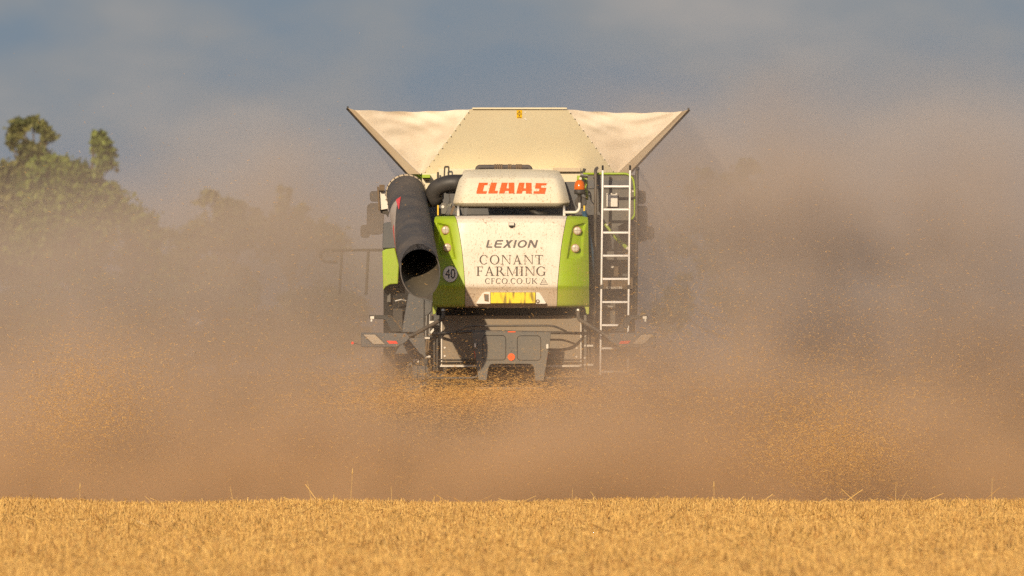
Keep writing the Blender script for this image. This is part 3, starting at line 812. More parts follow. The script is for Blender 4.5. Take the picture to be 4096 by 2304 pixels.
# ---- unloading auger tube pointing back towards the camera
ya0, ya1 = 1.35, -2.2
c0, c1 = P(1624, 775, ya0), P(1681, 1085, ya1)
ax = (c1 - c0).normalized()
def tube_pt(t, ang, r):
    c = c0 + (c1 - c0) * t
    u = Vector((1, 0, 0)); u = (u - ax * u.dot(ax)).normalized(); w = u.cross(ax).normalized()
    if w.z < 0: w = -w
    p = c + (u * math.cos(ang) + w * math.sin(ang)) * r
    if t >= 0.999:      # mouth cut so that its upper lip stands back
        p = p - ax * (0.36 * math.sin(ang) + 0.02)
    return p
n, nt = 48, 30; RA = .233
v, f = [], []
for i in range(nt + 1):
    t = i / nt
    for k in range(n): v.append(tube_pt(t, 2 * math.pi * k / n, RA))
for i in range(nt):
    for k in range(n):
        a, b = i * n + k, i * n + (k + 1) % n; f.append((a, a + n, b + n, b))
# thickness lip
m0 = len(v)
for k in range(n): v.append(tube_pt(1, 2 * math.pi * k / n, RA - .012))
for k in range(n): f.append((nt * n + k, m0 + k, m0 + (k + 1) % n, nt * n + (k + 1) % n))
auger = mesh_obj('unloading_auger', v, f, M['rubber'], root, smooth=True); auger.data.set_sharp_from_angle(angle=R(40))
v, f = [], []
for i in range(9):
    t = 1 - .16 - i * .05 if i else 1
    for k in range(n): v.append(tube_pt(t if i else 1.0, 2 * math.pi * k / n, RA - .0125))
for i in range(8):
    for k in range(n):
        a, b = i * n + k, i * n + (k + 1) % n; f.append((a, a + n, b + n, b))
f.append(tuple(8 * n + k for k in range(n)))
mesh_obj('auger_liner', v, f, M['liner'], auger, smooth=True)
# flange with bolts at the far end
v, f = [], []
for (t, rr) in ((0.0, RA + .002), (0.0, RA + .010), (.010, RA + .010), (.012, RA + .002)):
    for k in range(n): v.append(tube_pt(t, 2 * math.pi * k / n, rr))
for i in range(3):
    for k in range(n):
        a, b = i * n + k, i * n + (k + 1) % n; f.append((a, a + n, b + n, b))
fg = mesh_obj('auger_flange', v, f, M['cream_edge'], auger)
bm_ = MB()
for k in range(26): 
    p = tube_pt(.008, 2 * math.pi * k / 26, RA + .014); bm_.tube([p, p + ax * .03], .006, 6)
bq = bm_.build('flange_bolt', M['dark'], auger); bq['kind'] = 'stuff'
# red and white warning decal wrapped on the side of the tube
def decal(name, corners, mt, rr):
    """patch on the tube; corners are (t, angle) of a quad"""
    v, f = [], []; k = 8
    for i in range(k + 1):
        for j in range(k + 1):
            s_, q = i / k, j / k
            tt = (1 - s_) * ((1 - q) * corners[0][0] + q * corners[1][0]) + s_ * ((1 - q) * corners[3][0] + q * corners[2][0])
            aa = (1 - s_) * ((1 - q) * corners[0][1] + q * corners[1][1]) + s_ * ((1 - q) * corners[3][1] + q * corners[2][1])
            v.append(tube_pt(min(tt, .99), R(aa), rr))
    for i in range(k):
        for j in range(k):
            a = i * (k + 1) + j; f.append((a, a + k + 1, a + k + 2, a + 1))
    return mesh_obj(name, v, f, mt, auger, smooth=True)
decal('warning_decal', [(.27, 126), (.27, 186), (.74, 186), (.74, 178)], mat('decal_white', (.52, .44, .36), .5, dust=.5, dust_col=(.3, .22, .16)), RA + .0035)
decal('warning_stripe', [(.268, 116), (.268, 133), (.40, 130), (.40, 128)], M['red'], RA + .0065)
decal('warning_stripe', [(.49, 158), (.49, 172), (.735, 186), (.735, 182)], M['red'], RA + .0065)

# ---- left flank
MB().poly([(1533, 893), (1546, 889), (1590, 886), (1602, 992), (1529, 994)], 1.9, 6.5).build('side_shield_top', M['slate'], root, bevel=.01)
lowarc = [(1533, 1162), (1543, 1147), (1560, 1138), (1578, 1136), (1592, 1136)]
MB().poly([(1529, 1003), (1545, 996), (1580, 992), (1596, 1060), (1592, 1136)] + lowarc[::-1][1:], 1.7, 6.5).build('side_shield', M['green'], root, bevel=.012)
MB().pxbox(1534, 1120, 1640, 1420, 2.0, 5.0).build('arch_shade', M['black'], root)  # solid black block added as the shaded inside of the arch opening
MB().poly([(1556, 1175), (1562, 1175), (1562, 1208), (1548, 1208), (1550, 1180)], 1.9, 1.95).build('hinge_plate', M['grey'], root)
MB().tube([P(1580, 1205, 1.8), P(1606, 1199, 1.8), P(1625, 1204, 1.8)], .012, 8).build('latch_rod', M['steel'], root)
MB().poly([(1634, 1172), (1697, 1195), (1697, 1330), (1606, 1330)], .9, 1.3).build('spreader_shield', M['slate'], root, bevel=.01)
MB().poly([(1698, 1196), (1730, 1208), (1728, 1243), (1716, 1258), (1698, 1265)], .88, 1.2).build('shield_flap', M['slate'], root, bevel=.01)
MB().poly([(1680, 1170), (1730, 1180), (1731, 1204), (1690, 1190)], 1.1, 1.3).build('shield_bracket', M['dark'], root)
MB().pxbox(1573, 1235, 1610, 1320, 1.7, 1.9).build('tyre_guard', M['dark'], root)
for (x, a, b, mt, w) in ((1706, 1262, 1345, 'steel', .006), (1712, 1256, 1340, 'dark', .010), (1720, 1258, 1345, 'steel', .008), (1728, 1262, 1350, 'dark', .02), (1700, 1270, 1345, 'dark', .008)):
    MB().tube([P(x, a, .75), P(x - 3, b, .72)], w, 8).build('hydraulic_pipe', M[mt], root)
MB().poly([(1718, 1284), (1736, 1284), (1736, 1294), (1718, 1298)], .60, .66).build('pipe_clamp', M['whitepart'], root)
MB().poly([(1720, 1328), (1734, 1312), (1736, 1322), (1724, 1336)], .60, .66).build('pipe_clamp', M['whitepart'], root)
MB().poly([(1580, 1415), (1608, 1365), (1640, 1352), (1700, 1350), (1712, 1425), (1704, 1450), (1580, 1448)], .70, 1.0).build('chaff_spreader', M['slate'], root, bevel=.012)
MB().poly([(1580, 1449), (1640, 1449), (1606, 1500), (1588, 1505)], .78, 1.0).build('spreader_skirt', M['slate'], root)
gb = MB().pxbox(1648, 1432, 1712, 1462, .50, .75).build('gearbox', M['dark'], root, bevel=.01)
MB().pxbox(1648, 1464, 1703, 1519, .46, .75).build('gearbox_cover', M['slate'], gb, bevel=.01)
MB().pxbox(1664, 1466, 1670, 1517, .44, .459).build('cover_rib', M['grey'], gb)
MB().pxbox(1653, 1436, 1676, 1450, .47, .499).build('sensor', M['steel'], gb)
MB().disc(P(1664, 1446, .465), .012, 12, .03).build('sensor_knob', M['dark'], gb)
MB().poly([(1600, 1500), (1640, 1460), (1650, 1465), (1650, 1510), (1625, 1518)], .55, .8).build('spreader_arm', M['dark'], root, bevel=.01)
for x in (1745, 1733):
    MB().pxbox(x, 1345, x + 7, 1484, .36, .44).build('frame_upright', M['dark'], root)
for (x, y) in ((1708, 1353), (1711, 1427)):
    MB().pxbox(x - 9, y - 5, x + 11, y + 3, .55, .62).build('hose_clip', M['steel'], root)
for (a, b, c) in (((1708, 1356), (1703, 1400), (1718, 1484)), ((1716, 1356), (1712, 1410), (1726, 1484))):
    MB().tube(fillet([P(*a, .58), P(*b, .56), P(*c, .58)], .1), .012, 8).build('hydraulic_hose', M['brown'], root, smooth=True)
# sign on the far bracket
sb = MB().poly([(1516, 762), (1546, 763), (1552, 834), (1520, 840)], 2.2, 2.25).build('marker_board', M['whitepart'], root)
MB().poly([(1508, 746), (1515, 747), (1521, 842), (1514, 842)], 2.15, 2.3).build('board_frame', M['brown'], sb)
MB().pxbox(1517, 739, 1538, 762, 2.1, 2.25).build('board_clamp', M['brown'], sb)
MB().poly([(1520, 840), (1548, 836), (1556, 848), (1552, 870), (1545, 858), (1524, 852)], 2.25, 2.4).build('board_foot', M['dark'], sb, bevel=.006)
# mirrors far forward at the cab
def mirror(boxes, Y):
    o = None
    for i, (x0, y0, x1, y1) in enumerate(boxes):
        m = MB().poly(rrect(x0, y0, x1, y1, min(x1 - x0, y1 - y0) * .3), Y + .02 * i, Y + .16)
        if o is None: o = m.build('mirror', M['dark'], root, bevel=.01)
        else: m.build('mirror_head', M['dark'], o, bevel=.01)
    return o
mirror([(1467, 812, 1535, 938), (1479, 764, 1535, 806), (1442, 899, 1478, 951)], 8.6)
mirror([(2540, 822, 2590, 966), (2540, 762, 2584, 816), (2584, 905, 2617, 958)], 8.6)
MB().tube([P(1533, 830, 8.7), P(1700, 820, 8.7)], .03, 8).build('mirror_arm', M['dark'], root)
MB().tube([P(2550, 830, 8.7), P(2400, 820, 8.7)], .03, 8).build('mirror_arm', M['dark'], root)
# platform hand rail reaching out on the left
MB().tube(fillet([P(1600, 1000, 7.5), P(1298, 1001, 7.5), P(1283, 1012, 7.5), P(1283, 1034, 7.5), P(1298, 1046, 7.5), P(1350, 1050, 7.5)], .06), .017, 8).build('hand_rail', M['tube'], root, smooth=True)
for x in (1368, 1474):
    MB().tube([P(x, 1001, 7.5), P(x - 10, 1180, 7.5)], .018, 8).build('rail_post', M['tube'], root)

# ---- right flank: tank panel, platform, ladder
r3 = lambda X, Y_: (2200 + .3451 * X, 640 + .3451 * Y_)
tp = [r3(*p) for p in ((440, 165), (900, 165), (950, 215), (975, 330), (975, 640), (945, 690), (905, 710), (715, 802), (660, 740), (440, 400))]
pn = MB().poly(tp, .70, .80).build('fuel_tank_panel', M['grey'], root)
MB().pxbox(*r3(440, 235), *r3(960, 330), .68, .699).build('panel_band', M['slate'], pn)
MB().tube(fillet([P(*r3(385, 158), .68), P(*r3(900, 158), .68), P(*r3(965, 215), .68), P(*r3(983, 340), .68), P(*r3(983, 640), .68), P(*r3(940, 695), .68)], .06), .013, 8).build('panel_rim', M['green'], pn, smooth=True)
lb = MB().pxbox(*r3(655, 398), *r3(784, 542), .64, .697).build('document_box', M['whitepart'], root, bevel=.004)
for x in (663, 712, 770): MB().disc(P(*r3(x, 392), .63), .010, 10, .03).build('box_clip', M['steel'], lb)
for q in ((455, 398), (963, 362), (660, 750)): MB().disc(P(*r3(*q), .68), .011, 10, .02).build('panel_bolt', M['steel'], pn)
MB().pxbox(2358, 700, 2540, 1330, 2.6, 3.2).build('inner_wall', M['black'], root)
MB().tube([P(*r3(745, 880), 1.2), P(*r3(893, 1022), 1.2)], .024, 10).build('gas_strut', M['green'], root)
MB().tube([P(*r3(640, 745), 1.3), P(*r3(760, 900), 1.25)], .018, 8).build('strut_rod', M['green'], root)
MB().disc(P(*r3(898, 1022), 1.16), .018, 12, .05).build('strut_bolt', M['steel'], root)
q4 = lambda X, Y_: (2220 + .30366 * X, 900 + .30366 * Y_)
MB().poly([q4(*p) for p in ((660, 120), (735, 130), (720, 250), (690, 250))], 1.6, 1.8).build('elbow_bracket', M['panel'], root)
MB().pxbox(*q4(465, 345), *q4(975, 460), .95, 1.9).build('platform', M['grey'], root, bevel=.006)
MB().pxbox(*q4(920, 350), *q4(968, 410), .90, .949).build('platform_tag', M['brown'], root)
MB().poly([q4(*p) for p in ((690, 525), (795, 525), (795, 675), (690, 675))], 1.3, 1.6).build('valve_block', M['grey'], root, bevel=.006)
MB().pxbox(*q4(630, 525), *q4(655, 670), 1.35, 1.5).build('upright_bar', M['grey'], root)
MB().tube([P(*q4(830, 520), 1.2), P(*q4(825, 680), 1.2)], .05, 14).build('cylinder', M['brown'], root)
MB().disc(P(*q4(755, 545), 1.15), .02, 14, .06).build('valve_cap', M['steel'], root)
MB().tube(fillet([P(*q4(745, 530), 1.16), P(*q4(830, 515), 1.16), P(*q4(870, 515), 1.16), P(*q4(800, 570), 1.16), P(*q4(800, 640), 1.16)], .03), .009, 6).build('cable', M['brown'], root)
MB().poly([q4(*p) for p in ((865, 610), (965, 520), (965, 540), (880, 615))], 1.5, 1.6).build('brace_plate', M['grey'], root)
MB().pxbox(*q4(870, 640), *q4(955, 680), 1.2, 1.4).build('small_box', M['slate'], root, bevel=.005)
hp = MB().pxbox(*q4(575, 692), *q4(1030, 845), .70, .95).build('ladder_plate', M['brown'], root, bevel=.008)
text_mesh('lettering', 'C8600788', M['whitepart'], hp, (*q4(680, 811), *q4(885, 840)), lambda x, y: .70, .004)
MB().pxbox(*q4(940, 850), *q4(1030, 925), .75, .9).build('plate_hook', M['brown'], root, bevel=.005)
MB().tube([P(*q4(785, 870), 1.1), P(*q4(780, 1330), 1.1)], .055, 14).build('support_tube', M['grey'], root)
MB().pxbox(*q4(845, 925), *q4(970, 1090), 1.3, 1.5).build('step_box', M['brown'], root, bevel=.006)
MB().tube([P(*q4(550, 1050), 1.0), P(*q4(760, 1085), 1.0)], .020, 8).build('cross_pipe', M['steel'], root)
MB().tube([P(*q4(530, 1110), 1.0), P(*q4(650, 1260), 1.0)], .020, 8).build('diagonal_stay', M['grey'], root)
MB().pxbox(*q4(385, 1200), *q4(412, 1290), .5, .6).build('frame_upright', M['dark'], root)
# two dark tube rails of the ladder
MB().tube(fillet([P(2388, 672, 1.2), P(2382, 680, .55), P(2383, 760, .5), P(2376, 1312, .45)], .06), .0195, 10).build('hand_rail', M['tube'], root, smooth=True)
MB().tube(fillet([P(2552, 674, 1.2), P(2548, 680, .55), P(2548, 760, .5), P(2542, 1280, .45)], .06), .0195, 10).build('hand_rail', M['tube'], root, smooth=True)
# aluminium ladder
lad = bpy.data.objects.new('ladder', None); C.objects.link(lad); lad.parent = root; lad.location = -root.location
lad['label'] = 'tall aluminium ladder with black end caps'
def sub(m, name, mt, **k):
    o = m.build(name, mt, None, **k); o.parent = lad; return o
def ladx(side, sy):
    return interp([(661, 2411), (1140, 2406), (1500, 2401)], sy) if side < 0 else interp([(662, 2520.5), (1140, 2515.5), (1503, 2510.5)], sy)
YL = .30
for s_ in (-1, 1):
    a, b = P(ladx(s_, 680), 680, YL), P(ladx(s_, 1500), 1500, YL)
    w = .0118
    m = MB().add([a + Vector((dx, dy, 0)) for dx, dy in ((-w, 0), (w, 0), (w, .06), (-w, .06))] + [b + Vector((dx, dy, 0)) for dx, dy in ((-w, 0), (w, 0), (w, .06), (-w, .06))],
                 [(0, 1, 2, 3)[::-1], (4, 5, 6, 7), (0, 4, 5, 1)[::-1], (1, 5, 6, 2)[::-1], (2, 6, 7, 3)[::-1], (3, 7, 4, 0)[::-1]])
    sub(m, 'rail', M['alu'], bevel=.003)
    cap = MB().pxbox(ladx(s_, 670) - 4, 661, ladx(s_, 670) + 4, 681, YL - .004, YL + .064)
    sub(cap, 'end_cap', M['black'], bevel=.004)
    sub(MB().pxbox(ladx(s_, 1146) - 7, 1139, ladx(s_, 1146) + 7, 1155, YL - .012, YL + .08), 'rail_clamp', M['dark'], bevel=.004)
for k, sy in enumerate((745.5, 838, 930.5, 1023, 1116, 1208.5, 1301, 1393.5, 1487)):
    sub(MB().pxbox(ladx(-1, sy) + 3.5, sy - 4.5, ladx(1, sy) - 3.5, sy + 4.5, YL + .012, YL + .045), 'rung', M['alu'], bevel=.004)

# ---- rear panel below the hood, rails and bumper board
YP = .42
bp_ = MB().pxbox(1763, 1262, 2325, 1468, YP, YP + .06).build('rear_panel', M['panel'], root)
MB().pxbox(1745, 1225, 2345, 1261, .49, .64).build('hood_gap_shade', M['black'], root)  # black box whose colour gives the shade in the gap below the hood
for x in (1764, 2321):
    MB().pxbox(x, 1270, x + 5, 1465, YP - .02, YP - .002).build('panel_edge', M['steel'], bp_)
MB().pxbox(1752, 1436, 2328, 1441, YP - .02, YP - .002).build('panel_seam', M['dark'], bp_)
MB().pxbox(1752, 1448, 2326, 1454, YP - .03, YP - .002).build('panel_seam', M['black'], bp_)
MB().pxbox(1760, 1461, 2322, 1467.5, YP - .04, YP - .003).build('panel_strip', M['steel'], bp_)
for q in ((1779, 1391), (1779, 1424), (2307, 1393), (2306, 1427)):
    MB().disc(P(*q, YP - .012), .012, 12, .012).build('panel_bolt', M['steel'], bp_)
MB().pxbox(2336, 1260, 2346, 1496, .36, .44).build('frame_upright', M['grey'], root)
for x in (2352, 2366, 2374):
    MB().pxbox(x, 1340, x + 4, 1500, .42, .46).build('cable_duct', M['brown'], root)
for y in (1383, 1459):
    MB().pxbox(2345, y - 4, 2373, y + 4, .38, .41).build('duct_clip', M['whitepart'], root)
for q in ((2340, 1343), (2340, 1383), (2339, 1432), (2339, 1459)):
    MB().disc(P(*q, .345), .012, 12, .02).build('frame_bolt', M['steel'], root)
YBd = -.20
brd = [(1889, 1327), (2204, 1330), (2200, 1368), (2188, 1440), (2175, 1523), (2141, 1523), (2137, 1482), (2134, 1466), (2126, 1458), (2114, 1456), (1974, 1456), (1961, 1459), (1955, 1468), (1952, 1485), (1947, 1521), (1914, 1521), (1904, 1440), (1894, 1370)]
def offs(m, pts, Y, r, name, mt, par_):
    q = [P(*p, Y) for p in pts]; q.append(q[0]); q.append(q[1])
    return m.tube(q, r, 4, caps=False).build(name, mt, par_)
board = MB().poly(brd, YBd, YBd + .03).build('bumper_board', M['grey'], root, bevel=.006)
for pts in (rrect(1931, 1342, 2023, 1440, 14), rrect(2069, 1343, 2163, 1441, 14)):
    offs(MB(), pts, YBd - .001, .004, 'panel_groove', M['dark'], board)
MB().disc(P(2045, 1428, YBd - .012), .042, 28, .012).build('reflector', M['orange'], board)
MB().disc(P(2045, 1428, YBd - .016), .006, 10, .004).build('reflector_screw', M['dark'], board)
for q in ((2038, 1391), (2053, 1391), (2045, 1402), (2045, 1366)):
    MB().disc(P(*q, YBd - .005), .009, 12, .005).build('board_screw', M['slate'], board)
MB().pxbox(2031, 1325.5, 2062, 1329, YBd - .006, YBd + .02).build('reflector_strip', M['orange'], board)
MB().poly([(1896, 1404), (1900, 1404), (1905, 1434), (1901, 1434)], YBd + .035, YBd + .05).build('reflector_strip', M['orange'], board)
MB().poly([(2191, 1410), (2194, 1410), (2190, 1440), (2186, 1440)], YBd + .035, YBd + .05).build('reflector_strip', M['orange'], board)
MB().poly(rrect(2184.5, 1376, 2194, 1395, 4.5), YBd - .03, YBd - .003).build('board_latch', M['whitepart'], board)
MB().poly(rrect(1897, 1373, 1904, 1390, 3), YBd - .03, YBd - .003).build('board_latch', M['whitepart'], board)
T = lambda m, pts, r, name='bumper_tube', mt='tube': m.tube(fillet([P(*p) for p in pts], .07), r, 12).build(name, M[mt], root, smooth=True)
T(MB(), [(1737, 1336, .36), (1825, 1331, .05), (1880, 1325, -.12), (2205, 1331, -.12), (2250, 1331, -.04), (2345, 1334, .36)], .0175)
T(MB(), [(1825, 1328, .03), (1868, 1304, -.02), (2213, 1302, -.02), (2266, 1326, .03)], .0115)
T(MB(), [(1909, 1500, -.12), (1906, 1508, -.12), (1890, 1512, -.12), (1710, 1513, 0), (1685, 1528, .3)], .0155)
T(MB(), [(2176, 1505, -.12), (2184, 1511, -.12), (2200, 1515, -.12), (2372, 1513, .1)], .0155)
MB().pxbox(1906, 1548, 2170, 1561, -.2, -.08).build('lower_bar', M['slate'], root, bevel=.008)
MB().pxbox(1700, 1533, 1935, 1540, .0, .2).build('lower_bar', M['black'], root)
MB().pxbox(1928, 1522, 1975, 1547, -.1, .2).build('bar_bracket', M['black'], root)
# mudguard arms with the lamp boxes
T(MB(), [(1774, 1232, .22), (1774, 1272, .18), (1752, 1286, .10), (1648, 1342, -.06), (1622, 1344, -.06)], .0225, 'lamp_arm')
T(MB(), [(2312, 1232, .22), (2312, 1275, .18), (2334, 1288, .10), (2432, 1347, -.06), (2460, 1348, -.06)], .0225, 'lamp_arm')
for x in (1774, 2312):
    MB().tube([P(x, 1238, .215), P(x, 1245, .21)], .029, 14).build('arm_collar', M['steel'], root)
YB_ = -.10
def lampbox(mx_):
    f_ = lambda pts: [(mx_(x), y) for x, y in pts]
    o = MB().poly(f_([(1443, 1330), (1627, 1332), (1641, 1352), (1620, 1372), (1586, 1389), (1445, 1389)]), YB_, YB_ + .16).build('lamp_box', M['slate'], root, bevel=.01)
    MB().poly(f_([(1452, 1338), (1500, 1338), (1541, 1377), (1494, 1377)]), YB_ - .006, YB_ + .03).build('lamp_lens', M['lensdull'], o, bevel=.004)
    MB().poly(f_([(1446, 1336), (1503, 1336), (1547, 1379.5), (1492, 1379.5)]), YB_ - .003, YB_ + .02).build('lens_frame', M['dark'], o)
    MB().poly(f_([(1546, 1363), (1585, 1364), (1592, 1375), (1556, 1375)]), YB_ - .006, YB_ + .02).build('reflector', M['red'], o)
    for q in ((1581, 1341.5), (1617, 1341.5)):
        MB().disc(P(mx_(q[0]), q[1], YB_ - .006), .015, 14, .006).build('box_bolt', M['rust'], o)
        MB().disc(P(mx_(q[0]), q[1], YB_ - .009), .009, 12, .003).build('bolt_socket', M['dark'], o)
    br = MB().poly(f_([(1477, 1260), (1558, 1261), (1568, 1265), (1611, 1319), (1609, 1327), (1566, 1327), (1545, 1286), (1537, 1277), (1478, 1275)]), YB_ + .04, YB_ + .08).build('lamp_bracket', M['dark'], root, bevel=.005)
    MB().tube([P(mx_(1552), 1263, YB_ + .03), P(mx_(1566), 1265, YB_ + .03), P(mx_(1610), 1321, YB_ + .03)], .006, 6).build('dusty_edge', M['brown'], br)
    m = MB().pxbox(min(mx_(1481), mx_(1497)), 1265, max(mx_(1481), mx_(1497)), 1276, YB_, YB_ + .04).build('plate_lamp', M['whitepart'], br, bevel=.004)
    MB().tube([P(mx_(1487), 1276, YB_ + .02), P(mx_(1486), 1286, YB_ + .02)], .013, 10).build('lamp_bulb', M['whitepart'], br)
lampbox(lambda x: x)
lampbox(lambda x: 4068 - x)
MB().disc(P(1410, 1372, -.06), .016, 14, .03).build('side_marker', M['red'], root)
MB().tube([P(1412, 1372, -.04), P(1446, 1380, -.04)], .005, 6).build('marker_stalk', M['dark'], root)

# ------------------------------------------------------------------ straw leaving the chopper and chaff in the air
def gauss_pts(n, c, r):
    return np.array(c) + rng.normal(0, 1, (n, 3)) * np.array(r)
def chaff(name, pts, lmin, lmax, rmin, rmax, flat=0.5):
    n = len(pts)
    d = rng.normal(0, 1, (n, 3)); d[:, 2] *= flat; d /= np.linalg.norm(d, axis=1, keepdims=True)
    ln = lmin + (lmax - lmin) * rng.random(n) ** 2.2
    return prisms(name, pts - d * ln[:, None] / 2, pts + d * ln[:, None] / 2, rng.uniform(rmin, rmax, n), np.clip(rng.beta(2.5, 1.5, n), 0, 1), M['chaff'])
W = lambda px0, py0, Y: np.array(P(px0 * 1.59006, py0 * 1.59006, Y))
AIR = [  # pixel of the 2576 wide photograph, depth, spread in metres, how many
 ((1230, 1010), -1.4, (1.1, .7, .17), 8000), ((1120, 1010), -2.0, (.8, .8, .22), 3500), ((1350, 1030), -2.0, (1.0, .9, .22), 3500),
 ((1020, 1000), -1.2, (.35, .6, .25), 1800), ((1500, 1040), -2.0, (.9, .9, .3), 2600),
 ((1100, 1120), -5, (1.6, 1.4, .36), 4200), ((1450, 1120), -5, (1.6, 1.4, .36), 4000),
 ((2060, 1100), -5.8, (.55, 1.0, .34), 15000), ((2120, 1160), -6, (.42, .8, .22), 8000), ((1900, 1000), -4, (1.0, 1.5, .45), 6000), ((2280, 1060), -5, (1.2, 1.5, .6), 6500),
 ((2000, 880), -2, (1.4, 1.8, .7), 4500), ((1750, 900), -2, (.7, 1.2, .7), 3500), ((2350, 850), -2, (1.2, 1.8, .8), 3600), ((1950, 650), 1, (1.3, 2, .6), 800),
 ((220, 1010), -5.8, (.50, 1.0, .38), 11000), ((300, 930), -4, (1.0, 1.5, .55), 4200), ((130, 1090), -5.5, (.5, 1.2, .30), 3500), ((600, 900), -2, (1.5, 2, .9), 2400), ((900, 1000), -3, (.9, 1.5, .5), 2400),
 ((500, 600), 1, (1.8, 2.0, 1.0), 800), ((1700, 720), 0, (.6, 1.5, .8), 900), ((1000, 780), -1, (.5, 1.0, .6), 260),
]
pts = np.concatenate([gauss_pts(n_, W(*q, Y), r_) for q, Y, r_, n_ in AIR])
pts = pts[(pts[:, 2] > .2)]
small = chaff('flying_chaff', pts, .008, .038, .0008, .0019)
tag(small, 'cloud of golden chaff and straw bits blown about behind the harvester', 'chaff', kind='stuff')
# carpet of chopped straw falling in a curtain under the bumper
sw = np.concatenate([gauss_pts(8000, W(1290, 950, .7), (1.0, .35, .05)), gauss_pts(9000, W(1200, 1003, -.7), (.75, .35, .075)), gauss_pts(5000, W(1350, 998, -.6), (.7, .35, .07)), gauss_pts(5000, W(1150, 1030, -1.0), (.9, .5, .12))])
big = chaff('straw_stream', sw, .02, .085, .0012, .0026, .35)
tag(big, 'thick curtain of chopped orange straw pouring out under the bumper', 'straw', kind='stuff')

# ------------------------------------------------------------------ lone stalks standing above the stubble
M['stalk'] = mat('dry_stalk', (0.60, 0.38, 0.13), 0.6)
STALK = [
 ((1409, 1900), (1401, 1990), 'tall eared stalk below the lamp box with the red reflector', True),
 ((1565, 1945), (1568, 1996), 'short bare stalk between the eared stalk and the gearbox', False),
 ((1229, 1924), (1254, 1990), 'thin stalk leaning leftwards beside the tall eared stalk', False),
 ((320, 1958), (318, 1990), 'short upright stalk standing below the tall trees', True),
 ((3969, 1912), (3966, 1998), 'tallest bare stalk at the far right edge of the stubble', False),
 ((3630, 1963), (3580, 1997), 'bent stalk leaning right, next to the tallest bare stalk', False),
 ((3584, 1938), (3581, 1994), 'slim straight stalk just behind the bent leaning one', False),
 ((2856, 1952), (2857, 1988), 'stubby upright stalk below the aluminium ladder', True),
 ((920, 1945), (940, 1990), 'faint stalk tilted left, third along from the tall trees', False),
 ((2290, 1955), (2288, 1990), 'small straight stalk under the right foot of the bumper board', False),
]
for (tip, base, lab, ear) in STALK:
    Y = 118.5 - CAM_D
    b, t = P(*base, Y), P(*tip, Y); b.z = float(hz(b.x, 118.5))
    mid = (b + t) / 2 + Vector(((t.x - b.x) * -.12, 0, .01))
    o = thing('wheat_stalk', b, lab, 'wheat stalk', 'lone stalks above the stubble')
    m_ = MB().tube([b, mid, t], [.004, .003, .0022], 6)
    m_.build('stem', M['stalk'], o)
    if ear:
        d = (t - mid).normalized()
        MB().tube([t - d * .005, t + d * .02, t + d * .05, t + d * .075], [.002, .007, .006, .001], 6).build('ear', M['stalk'], o, smooth=True)

# ------------------------------------------------------------------ trees beyond the field
def leaf_mat(name, c0, c1):
    m = bpy.data.materials.new(name); m.use_nodes = True
    N, L = m.node_tree.nodes, m.node_tree.links; b = N['Principled BSDF']
    a = N.new('ShaderNodeAttribute'); a.attribute_name = 'tone'
    r = N.new('ShaderNodeValToRGB'); r.color_ramp.elements[0].color = (*c0, 1); r.color_ramp.elements[1].color = (*c1, 1)
    L.new(a.outputs['Fac'], r.inputs[0]); L.new(r.outputs[0], b.inputs['Base Color']); b.inputs['Roughness'].default_value = 0.6
    b.inputs['Specular IOR Level'].default_value = 0.2
    return m
M['leaf'] = leaf_mat('oak_leaves', (0.055, 0.082, 0.017), (0.19, 0.225, 0.045))
M['leafdry'] = leaf_mat('dry_leaves', (0.060, 0.072, 0.022), (0.18, 0.175, 0.055))
M['bark'] = mat('bark', (0.12, 0.095, 0.07), 0.9, var=0.3)

